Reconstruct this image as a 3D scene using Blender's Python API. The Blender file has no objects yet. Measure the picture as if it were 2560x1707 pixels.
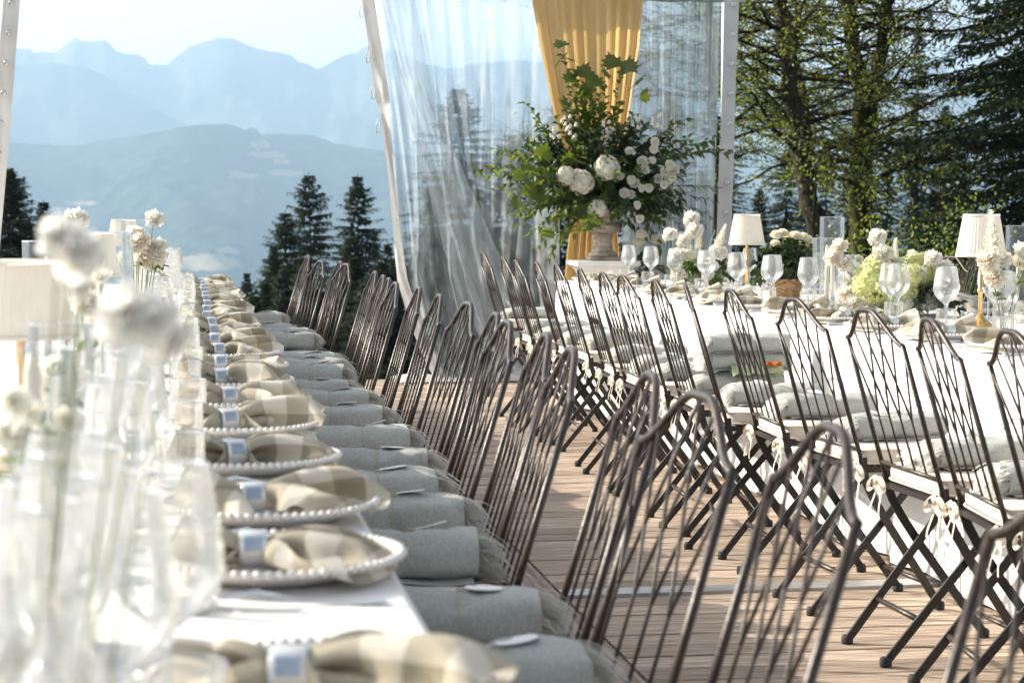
import bpy, math, random
from mathutils import Vector, Matrix, noise
R = math.radians
sc = bpy.context.scene
col = sc.collection
rnd = random.Random(11)

# ------------------------------------------------------------------ camera
CAM_H = 1.19
YAW = math.atan(810 / 4978.0)
PITCH = math.atan(318 / 4978.0)
cam_data = bpy.data.cameras.new('camera')
cam_data.lens = 70.0
cam_data.sensor_width = 36.0
cam_data.clip_start = 0.05
cam_data.clip_end = 40000
cam_data.dof.use_dof = True
cam_data.dof.focus_distance = 7.3
cam_data.dof.aperture_fstop = 7.6
cam = bpy.data.objects.new('camera', cam_data)
cam.location = (0, 0, CAM_H)
cam.rotation_euler = (math.pi / 2 - PITCH, 0, -YAW)
col.objects.link(cam)
sc.camera = cam

# ------------------------------------------------------------------ sky, sun, exposure
SUN_AZ = R(-62)          # clockwise from +Y: the sun stands ahead and to the side of the open end
SUN_EL = R(27)
world = bpy.data.worlds.new('World')
sc.world = world
world.use_nodes = True
wn = world.node_tree
wn.nodes.clear()
sky = wn.nodes.new('ShaderNodeTexSky')
sky.sky_type = 'NISHITA'
sky.sun_disc = False
sky.sun_elevation = SUN_EL
sky.sun_rotation = SUN_AZ % (2 * math.pi)
sky.altitude = 1200
sky.air_density = 0.8
sky.dust_density = 8.0
sky.ozone_density = 1.0
bg = wn.nodes.new('ShaderNodeBackground')
bg.inputs['Strength'].default_value = 0.14
wo = wn.nodes.new('ShaderNodeOutputWorld')
hz = wn.nodes.new('ShaderNodeHueSaturation')       # milky late-summer sky
hz.inputs['Saturation'].default_value = 0.20
hz.inputs['Value'].default_value = 1.0
wn.links.new(sky.outputs[0], hz.inputs['Color'])
wn.links.new(hz.outputs[0], bg.inputs[0])
wn.links.new(bg.outputs[0], wo.inputs[0])
sun_data = bpy.data.lights.new('sun', 'SUN')
sun_data.energy = 5.0
sun_data.angle = R(0.5)
sun_data.color = (1.0, 0.89, 0.73)
sun = bpy.data.objects.new('sun', sun_data)
to_sun = Vector((math.sin(SUN_AZ) * math.cos(SUN_EL), math.cos(SUN_AZ) * math.cos(SUN_EL), math.sin(SUN_EL)))
sun.rotation_euler = to_sun.to_track_quat('Z', 'Y').to_euler()
sun.location = (-8, 8, 12)
col.objects.link(sun)
vs = sc.view_settings
vs.view_transform = 'Standard'
vs.look = 'None'
vs.gamma = 1.0
vs.use_curve_mapping = False
vs.exposure = 1.15
cy = sc.cycles
cy.max_bounces = 10
cy.diffuse_bounces = 5
cy.glossy_bounces = 3
cy.transmission_bounces = 6
cy.transparent_max_bounces = 40
cy.volume_bounces = 0
cy.caustics_reflective = False
cy.caustics_refractive = False
cy.sample_clamp_indirect = 6.0
cy.use_denoising = True
cy.denoiser = 'OPENIMAGEDENOISE'

# ------------------------------------------------------------------ picture point -> place (needs a height, a distance or a wall)
FPX = 4978.0
def ray(px, py):
    r = (px - 1280) / FPX
    u = -(py - 853.5) / FPX
    cp, sp = math.cos(PITCH), math.sin(PITCH)
    fy = cp + u * sp
    z = -sp + u * cp
    c, s = math.cos(YAW), math.sin(YAW)
    return Vector((r * c + fy * s, -r * s + fy * c, z))
def on_z(px, py, z):
    d = ray(px, py)
    return d * ((z - CAM_H) / d.z) + Vector((0, 0, CAM_H))
def on_y(px, py, Y):
    d = ray(px, py)
    return d * (Y / d.y) + Vector((0, 0, CAM_H))

# ------------------------------------------------------------------ mesh helpers
class MB:
    def __init__(self):
        self.v = []
        self.f = []
        self.uv = None
    def add(self, pts):
        n = len(self.v)
        self.v.extend([tuple(p) for p in pts])
        return n
    def poly(self, pts):
        n = self.add(pts)
        self.f.append(tuple(range(n, n + len(pts))))
    def box(self, c, s, M=None):
        cx, cy_, cz = c
        a, b, d = s[0] / 2, s[1] / 2, s[2] / 2
        P = [Vector((cx + i * a, cy_ + j * b, cz + k * d)) for k in (-1, 1) for j in (-1, 1) for i in (-1, 1)]
        if M: P = [M @ p for p in P]
        n = self.add(P)
        for q in ((0, 2, 3, 1), (4, 5, 7, 6), (0, 1, 5, 4), (2, 6, 7, 3), (0, 4, 6, 2), (1, 3, 7, 5)):
            self.f.append(tuple(n + i for i in q))
    def tube(self, pts, r, n=8, cap=True):
        pts = [Vector(p) for p in pts]
        k = len(pts)
        rs = r if isinstance(r, (list, tuple)) else [r] * k
        t0 = (pts[1] - pts[0]).normalized()
        ref = Vector((0, 0, 1)) if abs(t0.z) < 0.9 else Vector((1, 0, 0))
        u = t0.cross(ref).normalized()
        base = len(self.v)
        for i in range(k):
            t = (pts[min(i + 1, k - 1)] - pts[max(i - 1, 0)])
            if t.length < 1e-9: t = t0
            t = t.normalized()
            u = (u - t * u.dot(t))
            u = u.normalized() if u.length > 1e-6 else t.orthogonal().normalized()
            w = t.cross(u)
            for j in range(n):
                a = 2 * math.pi * j / n
                self.v.append(tuple(pts[i] + (u * math.cos(a) + w * math.sin(a)) * rs[i]))
        for i in range(k - 1):
            for j in range(n):
                a = base + i * n + j
                b = base + i * n + (j + 1) % n
                self.f.append((a, b, b + n, a + n))
        if cap:
            self.f.append(tuple(base + j for j in reversed(range(n))))
            self.f.append(tuple(base + (k - 1) * n + j for j in range(n)))
    def flat(self, pts, w, t):
        """flat bar in the xz plane: w across the run, t along y"""
        pts = [Vector(p) for p in pts]
        k = len(pts)
        base = len(self.v)
        for i in range(k):
            d = (pts[min(i + 1, k - 1)] - pts[max(i - 1, 0)])
            nrm = Vector((-d.z, 0, d.x)).normalized()
            for a, b in ((-1, -1), (1, -1), (1, 1), (-1, 1)):
                self.v.append(tuple(pts[i] + nrm * (a * w / 2) + Vector((0, b * t / 2, 0))))
        for i in range(k - 1):
            for j in range(4):
                a = base + i * 4 + j
                b = base + i * 4 + (j + 1) % 4
                self.f.append((a, a + 4, b + 4, b))
        self.f.append((base, base + 1, base + 2, base + 3))
        e = base + (k - 1) * 4
        self.f.append((e + 3, e + 2, e + 1, e))
    def lathe(self, prof, n=32, c=(0, 0, 0), rib=None, close=False):
        base = len(self.v)
        for i, (r, z) in enumerate(prof):
            for j in range(n):
                a = 2 * math.pi * j / n
                rr = r * (1 + (rib(i, j, z) if rib else 0))
                self.v.append((c[0] + rr * math.cos(a), c[1] + rr * math.sin(a), c[2] + z))
        k = len(prof)
        for i in range(k - 1):
            for j in range(n):
                a = base + i * n + j
                b = base + i * n + (j + 1) % n
                self.f.append((a, b, b + n, a + n))
        if close:
            self.f.append(tuple(base + j for j in reversed(range(n))))
            self.f.append(tuple(base + (k - 1) * n + j for j in range(n)))
    def grid(self, nu, nv, fn, uv=False, wrap=False):
        base = len(self.v)
        for i in range(nu + 1):
            for j in range(nv + (0 if wrap else 1)):
                self.v.append(tuple(fn(i / nu, j / nv)))
        m = nv + (0 if wrap else 1)
        if uv and self.uv is None: self.uv = {}
        for i in range(nu):
            for j in range(nv):
                a = base + i * m + j
                b = base + i * m + (j + 1) % m
                if uv: self.uv[len(self.f)] = [(i / nu, j / nv), (i / nu, (j + 1) / nv), ((i + 1) / nu, (j + 1) / nv), ((i + 1) / nu, j / nv)]
                self.f.append((a, b, b + m, a + m))
    def mesh(self, name, mat, smooth=True):
        me = bpy.data.meshes.new(name)
        me.from_pydata(self.v, [], self.f)
        if self.uv:
            l = me.uv_layers.new(name='UVMap')
            for p in me.polygons:
                q = self.uv.get(p.index)
                if q:
                    for li, c in zip(p.loop_indices, q): l.data[li].uv = c
        if smooth:
            me.polygons.foreach_set('use_smooth', [True] * len(me.polygons))
        me.materials.append(mat)
        me.update()
        return me
    def build(self, name, mat, parent=None, smooth=True, loc=None):
        o = bpy.data.objects.new(name, self.mesh(name, mat, smooth))
        col.objects.link(o)
        if parent is not None: o.parent = parent
        if loc is not None: o.location = loc
        return o

def sharp(o, deg=35):
    """keep hard edges crisp while curved faces stay smooth"""
    me = o.data
    import bmesh
    bm = bmesh.new(); bm.from_mesh(me)
    for e in bm.edges:
        if len(e.link_faces) == 2 and e.calc_face_angle(0) > R(deg): e.smooth = False
    bm.to_mesh(me); bm.free()
    return o
def place(me, name, parent=None, loc=(0, 0, 0), rot=(0, 0, 0), scale=None):
    o = bpy.data.objects.new(name, me)
    col.objects.link(o)
    o.location = loc
    o.rotation_euler = rot
    if scale is not None: o.scale = (scale, scale, scale) if not hasattr(scale, '__len__') else scale
    if parent is not None: o.parent = parent
    return o
def tag(o, label, cat, group=None):
    o['label'] = label
    o['category'] = cat
    if group: o['group'] = group
    return o
def thing(name, label, cat, loc=(0, 0, 0), rotz=0, group=None):
    o = bpy.data.objects.new(name, None)
    o.empty_display_size = 0.05
    col.objects.link(o)
    o.location = loc
    o.rotation_euler = (0, 0, rotz)
    return tag(o, label, cat, group)
def structure(o):
    o['kind'] = 'structure'
    return o
def kids(o):
    return [c for c in o.children]
def dup(o, loc=None, rot=None, label=None, scale=None, parent=None):
    c = o.copy()
    col.objects.link(c)
    c.parent = parent
    if loc is not None: c.location = loc
    if rot is not None: c.rotation_euler = rot
    if scale is not None: c.scale = scale
    if label: c['label'] = label
    for ch in kids(o): dup(ch, parent=c)
    return c
ORD = ['', 'first', 'second', 'third', 'fourth', 'fifth', 'sixth', 'seventh', 'eighth', 'ninth', 'tenth', 'eleventh', 'twelfth',
       'thirteenth', 'fourteenth', 'fifteenth', 'sixteenth', 'seventeenth', 'eighteenth', 'nineteenth', 'twentieth', 'twenty-first', 'twenty-second', 'twenty-third', 'twenty-fourth']
OPEN_T = 'the open-side table'
URN_T = 'the urn-side table'

# ------------------------------------------------------------------ materials
def mat_new(name):
    m = bpy.data.materials.new(name)
    m.use_nodes = True
    nt = m.node_tree
    nt.nodes.clear()
    out = nt.nodes.new('ShaderNodeOutputMaterial')
    return m, nt, out
def nd(nt, t, **kw):
    n = nt.nodes.new(t)
    for k, v in kw.items():
        if k in n.inputs: n.inputs[k].default_value = v
        else: setattr(n, k, v)
    return n
def rgb(c): return (c[0], c[1], c[2], 1)
def noise_col(nt, c1, c2, scale, detail=3, coord='Object', lo=0.35, hi=0.65, stretch=None):
    tc = nd(nt, 'ShaderNodeTexCoord')
    src = tc.outputs[coord]
    if stretch:
        mp = nd(nt, 'ShaderNodeMapping')
        mp.inputs['Scale'].default_value = stretch
        nt.links.new(src, mp.inputs[0]); src = mp.outputs[0]
    nz = nd(nt, 'ShaderNodeTexNoise')
    nz.inputs['Scale'].default_value = scale
    nz.inputs['Detail'].default_value = detail
    nt.links.new(src, nz.inputs['Vector'])
    cr = nd(nt, 'ShaderNodeValToRGB')
    cr.color_ramp.elements[0].position = lo
    cr.color_ramp.elements[1].position = hi
    cr.color_ramp.elements[0].color = rgb(c1)
    cr.color_ramp.elements[1].color = rgb(c2)
    nt.links.new(nz.outputs['Fac'], cr.inputs[0])
    return cr.outputs[0], nz.outputs['Fac']
def pbr(name, c1, c2=None, scale=20, rough=0.6, metal=0, bump=0, spec=0.5, trans=0, stretch=None, coord='Object', bump_scale=None, lo=0.35, hi=0.65, per_obj=0, sheen=0, tcol=None):
    m, nt, out = mat_new(name)
    p = nd(nt, 'ShaderNodeBsdfPrincipled')
    p.inputs['Roughness'].default_value = rough
    p.inputs['Metallic'].default_value = metal
    p.inputs['Specular IOR Level'].default_value = spec
    if sheen: p.inputs['Sheen Weight'].default_value = sheen
    csrc, fac = noise_col(nt, c1, c2 or c1, scale, coord=coord, stretch=stretch, lo=lo, hi=hi)
    if per_obj:
        oi = nd(nt, 'ShaderNodeObjectInfo')
        mr = nd(nt, 'ShaderNodeMapRange')
        mr.inputs['To Min'].default_value = 1 - per_obj
        mr.inputs['To Max'].default_value = 1 + per_obj
        nt.links.new(oi.outputs['Random'], mr.inputs['Value'])
        hs = nd(nt, 'ShaderNodeHueSaturation')
        nt.links.new(mr.outputs[0], hs.inputs['Value'])
        nt.links.new(csrc, hs.inputs['Color'])
        csrc = hs.outputs[0]
    nt.links.new(csrc, p.inputs['Base Color'])
    if bump:
        tc = nd(nt, 'ShaderNodeTexCoord')
        nz = nd(nt, 'ShaderNodeTexNoise')
        nz.inputs['Scale'].default_value = bump_scale or scale * 3
        nz.inputs['Detail'].default_value = 4
        if stretch:
            mp = nd(nt, 'ShaderNodeMapping'); mp.inputs['Scale'].default_value = stretch
            nt.links.new(tc.outputs[coord], mp.inputs[0]); nt.links.new(mp.outputs[0], nz.inputs['Vector'])
        else: nt.links.new(tc.outputs[coord], nz.inputs['Vector'])
        b = nd(nt, 'ShaderNodeBump')
        b.inputs['Strength'].default_value = bump
        b.inputs['Distance'].default_value = 0.01
        nt.links.new(nz.outputs['Fac'], b.inputs['Height'])
        nt.links.new(b.outputs[0], p.inputs['Normal'])
    sh = p.outputs[0]
    if trans:
        tr = nd(nt, 'ShaderNodeBsdfTranslucent')
        if tcol: tr.inputs[0].default_value = rgb(tcol)
        else: nt.links.new(csrc, tr.inputs[0])
        mx = nd(nt, 'ShaderNodeMixShader')
        mx.inputs[0].default_value = trans
        nt.links.new(sh, mx.inputs[1]); nt.links.new(tr.outputs[0], mx.inputs[2])
        sh = mx.outputs[0]
    nt.links.new(sh, out.inputs[0])
    return m
def thin_glass(name, tint=(0.95, 0.97, 0.97), milk=0.03, refl=0.9, rough=0.03, blend=0.35, milk_col=(0.9, 0.9, 0.88)):
    """thin clear wall: passes light straight, mirrors more at grazing angles, milk clouds the wall, in glassware as painted-in bright glow"""
    m, nt, out = mat_new(name)
    tr = nd(nt, 'ShaderNodeBsdfTransparent'); tr.inputs[0].default_value = rgb(tint)
    gl = nd(nt, 'ShaderNodeBsdfGlossy'); gl.inputs['Roughness'].default_value = rough
    gl.inputs['Color'].default_value = (refl, refl, refl, 1)
    lw = nd(nt, 'ShaderNodeLayerWeight'); lw.inputs['Blend'].default_value = blend
    mth = nd(nt, 'ShaderNodeMath', operation='MULTIPLY_ADD'); mth.inputs[1].default_value = 0.75; mth.inputs[2].default_value = 0.04
    nt.links.new(lw.outputs['Fresnel'], mth.inputs[0])
    m1 = nd(nt, 'ShaderNodeMixShader')
    nt.links.new(mth.outputs[0], m1.inputs[0]); nt.links.new(tr.outputs[0], m1.inputs[1]); nt.links.new(gl.outputs[0], m1.inputs[2])
    df = nd(nt, 'ShaderNodeBsdfDiffuse'); df.inputs[0].default_value = rgb(milk_col)
    tl = nd(nt, 'ShaderNodeBsdfTranslucent'); tl.inputs[0].default_value = rgb(milk_col)
    md = nd(nt, 'ShaderNodeMixShader'); md.inputs[0].default_value = 0.5
    nt.links.new(df.outputs[0], md.inputs[1]); nt.links.new(tl.outputs[0], md.inputs[2])
    m2 = nd(nt, 'ShaderNodeMixShader'); m2.inputs[0].default_value = milk
    nt.links.new(m1.outputs[0], m2.inputs[1]); nt.links.new(md.outputs[0], m2.inputs[2])
    nt.links.new(m2.outputs[0], out.inputs[0])
    return m
def cloth_plastic():
    """clear PVC sheet: mostly clear, scuffed in streaks, mirror-like skin"""
    m, nt, out = mat_new('clear_vinyl')
    tr = nd(nt, 'ShaderNodeBsdfTransparent'); tr.inputs[0].default_value = (0.93, 0.96, 0.98, 1)
    gl = nd(nt, 'ShaderNodeBsdfGlossy'); gl.inputs['Roughness'].default_value = 0.12
    lw = nd(nt, 'ShaderNodeLayerWeight'); lw.inputs['Blend'].default_value = 0.3
    sc_ = nd(nt, 'ShaderNodeMath', operation='MULTIPLY'); sc_.inputs[1].default_value = 0.6
    nt.links.new(lw.outputs['Fresnel'], sc_.inputs[0])
    rf = nd(nt, 'ShaderNodeBsdfRefraction'); rf.inputs['IOR'].default_value = 1.06; rf.inputs['Roughness'].default_value = 0.30
    rf.inputs['Color'].default_value = (0.93, 0.96, 0.98, 1)
    m0 = nd(nt, 'ShaderNodeMixShader'); m0.inputs[0].default_value = 0.38
    nt.links.new(tr.outputs[0], m0.inputs[1]); nt.links.new(rf.outputs[0], m0.inputs[2])
    m1 = nd(nt, 'ShaderNodeMixShader')
    nt.links.new(sc_.outputs[0], m1.inputs[0]); nt.links.new(m0.outputs[0], m1.inputs[1]); nt.links.new(gl.outputs[0], m1.inputs[2])
    df = nd(nt, 'ShaderNodeBsdfDiffuse'); df.inputs[0].default_value = (0.85, 0.9, 0.93, 1)
    tl = nd(nt, 'ShaderNodeBsdfTranslucent'); tl.inputs[0].default_value = (0.85, 0.9, 0.93, 1)
    md = nd(nt, 'ShaderNodeMixShader'); md.inputs[0].default_value = 0.6
    nt.links.new(df.outputs[0], md.inputs[1]); nt.links.new(tl.outputs[0], md.inputs[2])
    tc = nd(nt, 'ShaderNodeTexCoord')
    mp = nd(nt, 'ShaderNodeMapping'); mp.inputs['Scale'].default_value = (7, 7, 0.35)
    nz = nd(nt, 'ShaderNodeTexNoise'); nz.inputs['Scale'].default_value = 2.0; nz.inputs['Detail'].default_value = 6
    nt.links.new(tc.outputs['Object'], mp.inputs[0]); nt.links.new(mp.outputs[0], nz.inputs['Vector'])
    nz2 = nd(nt, 'ShaderNodeTexNoise'); nz2.inputs['Scale'].default_value = 9; nz2.inputs['Detail'].default_value = 5
    nt.links.new(tc.outputs['Object'], nz2.inputs['Vector'])
    mul = nd(nt, 'ShaderNodeMath', operation='MULTIPLY'); nt.links.new(nz.outputs[0], mul.inputs[0]); nt.links.new(nz2.outputs[0], mul.inputs[1])
    mr = nd(nt, 'ShaderNodeMapRange'); mr.inputs['From Min'].default_value = 0.14; mr.inputs['From Max'].default_value = 0.42
    mr.inputs['To Min'].default_value = 0.05; mr.inputs['To Max'].default_value = 0.34
    nt.links.new(mul.outputs[0], mr.inputs[0])
    m2 = nd(nt, 'ShaderNodeMixShader')
    nt.links.new(mr.outputs[0], m2.inputs[0]); nt.links.new(m1.outputs[0], m2.inputs[1]); nt.links.new(md.outputs[0], m2.inputs[2])
    nt.links.new(m2.outputs[0], out.inputs[0])
    return m
def gingham():
    m, nt, out = mat_new('checked_linen')
    uvn = nd(nt, 'ShaderNodeUVMap')
    sep = nd(nt, 'ShaderNodeSeparateXYZ')
    nt.links.new(uvn.outputs[0], sep.inputs[0])
    def stripe(sock, k):
        a = nd(nt, 'ShaderNodeMath', operation='MULTIPLY'); a.inputs[1].default_value = k
        nt.links.new(sock, a.inputs[0])
        f = nd(nt, 'ShaderNodeMath', operation='FRACT'); nt.links.new(a.outputs[0], f.inputs[0])
        g = nd(nt, 'ShaderNodeMath', operation='GREATER_THAN'); g.inputs[1].default_value = 0.5
        nt.links.new(f.outputs[0], g.inputs[0])
        return g.outputs[0]
    s1 = stripe(sep.outputs[0], 3.4); s2 = stripe(sep.outputs[1], 4.0)
    ad = nd(nt, 'ShaderNodeMath', operation='ADD'); nt.links.new(s1, ad.inputs[0]); nt.links.new(s2, ad.inputs[1])
    hf = nd(nt, 'ShaderNodeMath', operation='MULTIPLY'); hf.inputs[1].default_value = 0.5; nt.links.new(ad.outputs[0], hf.inputs[0])
    cr = nd(nt, 'ShaderNodeValToRGB'); cr.color_ramp.interpolation = 'LINEAR'
    cr.color_ramp.elements[0].color = (0.78, 0.73, 0.63, 1)
    cr.color_ramp.elements[1].color = (0.33, 0.29, 0.215, 1)
    e = cr.color_ramp.elements.new(0.5); e.color = (0.54, 0.485, 0.385, 1)
    nt.links.new(hf.outputs[0], cr.inputs[0])
    p = nd(nt, 'ShaderNodeBsdfPrincipled'); p.inputs['Roughness'].default_value = 0.85
    p.inputs['Specular IOR Level'].default_value = 0.2
    nt.links.new(cr.outputs[0], p.inputs['Base Color'])
    tc = nd(nt, 'ShaderNodeTexCoord')
    nz = nd(nt, 'ShaderNodeTexNoise'); nz.inputs['Scale'].default_value = 600
    nt.links.new(tc.outputs['Object'], nz.inputs['Vector'])
    b = nd(nt, 'ShaderNodeBump'); b.inputs['Strength'].default_value = 0.25; b.inputs['Distance'].default_value = 0.001
    nt.links.new(nz.outputs[0], b.inputs['Height']); nt.links.new(b.outputs[0], p.inputs['Normal'])
    tl = nd(nt, 'ShaderNodeBsdfTranslucent'); nt.links.new(cr.outputs[0], tl.inputs[0])
    mx = nd(nt, 'ShaderNodeMixShader'); mx.inputs[0].default_value = 0.28
    nt.links.new(p.outputs[0], mx.inputs[1]); nt.links.new(tl.outputs[0], mx.inputs[2])
    nt.links.new(mx.outputs[0], out.inputs[0])
    return m
M = {}
M['bronze'] = pbr('bronze_paint', (0.022, 0.015, 0.012), (0.048, 0.034, 0.026), 60, 0.36, 0.0, 0.12, 0.4, per_obj=0.25)
M['black_metal'] = pbr('black_leg_paint', (0.010, 0.009, 0.008), (0.020, 0.017, 0.015), 50, 0.45, 0.0, 0.1)
M['rubber'] = pbr('black_rubber', (0.012, 0.012, 0.012), None, 30, 0.7)
M['cushion'] = pbr('cream_canvas', (0.66, 0.58, 0.50), (0.74, 0.67, 0.59), 9, 0.9, 0, 0.3, 0.2, bump_scale=400)
M['tie'] = pbr('cream_ribbon', (0.68, 0.60, 0.49), (0.75, 0.68, 0.58), 30, 0.9, spec=0.2, trans=0.25)
M['blanket'] = pbr('grey_linen', (0.37, 0.38, 0.355), (0.47, 0.48, 0.45), 160, 0.95, 0, 0.5, 0.1, bump_scale=500, per_obj=0.08, sheen=0.2)
M['fringe'] = pbr('pale_fringe', (0.66, 0.66, 0.62), (0.78, 0.77, 0.73), 60, 0.95, spec=0.1, trans=0.25)
M['paper'] = pbr('white_card', (0.80, 0.80, 0.80), None, 10, 0.6)
M['string'] = pbr('jute_string', (0.45, 0.38, 0.28), None, 60, 0.9)
M['plate'] = pbr('grey_white_stoneware', (0.74, 0.70, 0.665), (0.78, 0.745, 0.715), 14, 0.32, 0, 0.0, 0.5)
M['linen'] = pbr('white_table_linen', (0.80, 0.785, 0.765), (0.84, 0.83, 0.81), 3, 0.9, 0, 0.12, 0.15, bump_scale=260, trans=0.06)
M['napkin'] = gingham()
M['ring_white'] = pbr('glossy_white_band', (0.70, 0.71, 0.72), None, 10, 0.12, 0.25, spec=0.8)
M['ring_blue'] = pbr('glossy_blue', (0.27, 0.34, 0.45), (0.36, 0.43, 0.53), 40, 0.2, spec=0.8)  # glossy blue tone of the ring's face field
M['ring_cream'] = pbr('cream_enamel', (0.75, 0.66, 0.50), None, 40, 0.25)
M['steel'] = pbr('polished_steel', (0.62, 0.62, 0.63), (0.70, 0.70, 0.71), 20, 0.16, 1.0)
M['glass'] = thin_glass('ribbed_glass', tint=(0.98, 0.985, 0.98), milk=0.095, milk_col=(0.95, 0.92, 0.86))  # warm milk paints in the pale glow of brightly reflecting ribs
M['glass_clear'] = thin_glass('clear_glass', tint=(0.98, 0.985, 0.98), milk=0.03, blend=0.3, milk_col=(0.95, 0.92, 0.86))
M['crystal'] = thin_glass('solid_crystal', tint=(0.90, 0.92, 0.93), milk=0.10, blend=0.5, rough=0.06)
M['water'] = thin_glass('still_water', tint=(0.86, 0.90, 0.91), milk=0.03, blend=0.3)
M['brass'] = pbr('brushed_brass', (0.62, 0.42, 0.17), (0.72, 0.50, 0.22), 40, 0.25, 1.0)
M['shade'] = pbr('cream_lamp_fabric', (0.78, 0.73, 0.66), (0.82, 0.78, 0.71), 20, 0.9, spec=0.1, trans=0.45)
M['wax'] = pbr('ivory_wax', (0.80, 0.76, 0.68), None, 10, 0.5, trans=0.25)
M['wicker'] = pbr('wicker', (0.30, 0.17, 0.075), (0.52, 0.34, 0.17), 45, 0.8, 0, 0.4)
M['white_bloom'] = pbr('white_petal', (0.93, 0.90, 0.80), (0.95, 0.93, 0.87), 60, 0.7, spec=0.2, trans=0.52)
M['cream_bloom'] = pbr('cream_petal', (0.90, 0.84, 0.66), (0.92, 0.89, 0.78), 60, 0.7, spec=0.2, trans=0.52)
M['blush_bloom'] = pbr('blush_petal', (0.93, 0.86, 0.74), (0.95, 0.90, 0.81), 60, 0.7, spec=0.2, trans=0.52)
M['lime_bloom'] = pbr('lime_floret', (0.66, 0.68, 0.28), (0.84, 0.84, 0.56), 60, 0.7, spec=0.2, trans=0.52)
M['white_soft'] = pbr('white_soft_petal', (0.93, 0.91, 0.86), (0.95, 0.94, 0.91), 60, 0.8, spec=0.1, trans=0.68)
M['blush_soft'] = pbr('blush_soft_petal', (0.93, 0.86, 0.79), (0.95, 0.91, 0.86), 60, 0.8, spec=0.1, trans=0.68)
M['white_floret'] = pbr('white_floret', (0.68, 0.65, 0.54), (0.83, 0.80, 0.71), 90, 0.8, spec=0.1, trans=0.3)
M['vinyl_fold'] = thin_glass('doubled_vinyl', tint=(0.90, 0.94, 0.96), milk=0.24, rough=0.15, blend=0.35, milk_col=(0.88, 0.92, 0.94))
M['leaf'] = pbr('leaf_green', (0.030, 0.065, 0.018), (0.07, 0.12, 0.03), 14, 0.45, trans=0.4, tcol=(0.20, 0.29, 0.03))
M['leaf_dark'] = pbr('leaf_dark', (0.018, 0.038, 0.018), (0.04, 0.07, 0.025), 14, 0.38, trans=0.2, tcol=(0.07, 0.12, 0.02))
M['maple'] = pbr('maple_leaf', (0.030, 0.060, 0.015), (0.065, 0.105, 0.022), 8, 0.5, trans=0.4, tcol=(0.24, 0.31, 0.03), per_obj=0.3)
M['stem'] = pbr('green_stem', (0.13, 0.17, 0.06), (0.22, 0.24, 0.11), 30, 0.6)
M['twig'] = pbr('brown_twig', (0.07, 0.045, 0.03), None, 30, 0.8)
M['urn'] = pbr('weathered_urn', (0.26, 0.20, 0.15), (0.50, 0.42, 0.34), 9, 0.9, 0, 0.7, 0.2, bump_scale=30, stretch=(1, 1, 5))
M['white_paint'] = pbr('white_paint', (0.76, 0.73, 0.68), (0.82, 0.80, 0.76), 6, 0.55, 0, 0.05)
M['vinyl'] = cloth_plastic()
M['tarp'] = pbr('white_tarpaulin', (0.60, 0.58, 0.55), (0.70, 0.68, 0.66), 4, 0.55, 0, 0.25, 0.4, bump_scale=7, trans=0.15)
M['drape'] = pbr('golden_drape', (0.72, 0.53, 0.28), (0.76, 0.58, 0.33), 5, 0.85, spec=0.15, trans=0.42, tcol=(0.92, 0.64, 0.26))
M['plank'] = pbr('deck_board', (0.22, 0.165, 0.125), (0.50, 0.40, 0.315), 7, 0.72, 0, 0.5, 0.25, stretch=(0.6, 8, 8), bump_scale=9, per_obj=0.26)
M['plank_y'] = pbr('deck_board_cross', (0.18, 0.135, 0.11), (0.40, 0.315, 0.26), 7, 0.72, 0, 0.5, 0.25, stretch=(8, 0.6, 8), bump_scale=9, per_obj=0.26)
M['deck_dark'] = pbr('deck_underside', (0.06, 0.045, 0.035), None, 5, 0.9)
M['alu'] = pbr('dull_aluminium', (0.55, 0.56, 0.57), (0.65, 0.66, 0.67), 12, 0.4, 0.9)
M['bark'] = pbr('alder_bark', (0.014, 0.011, 0.009), (0.055, 0.046, 0.032), 7, 0.95, 0, 0.8, 0.1, stretch=(3, 3, 1), bump_scale=16)
M['moss'] = pbr('mossy_bark', (0.018, 0.016, 0.009), (0.065, 0.062, 0.02), 7, 0.95, 0, 0.8, 0.1, bump_scale=16)
M['spruce'] = pbr('spruce_needles', (0.010, 0.021, 0.012), (0.028, 0.045, 0.020), 1.2, 0.7, spec=0.15, trans=0.22, tcol=(0.04, 0.065, 0.02))
M['alder_leaf'] = pbr('alder_leaf', (0.03, 0.05, 0.014), (0.07, 0.10, 0.025), 1.5, 0.5, trans=0.45, tcol=(0.27, 0.33, 0.05))
M['grass'] = pbr('meadow_ground', (0.035, 0.05, 0.018), (0.08, 0.085, 0.035), 0.4, 0.95)
M['scarf_red'] = pbr('red_print', (0.55, 0.06, 0.03), (0.7, 0.25, 0.03), 30, 0.9)
M['scarf_green'] = pbr('green_print', (0.22, 0.33, 0.12), (0.55, 0.55, 0.42), 40, 0.9)

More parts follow.
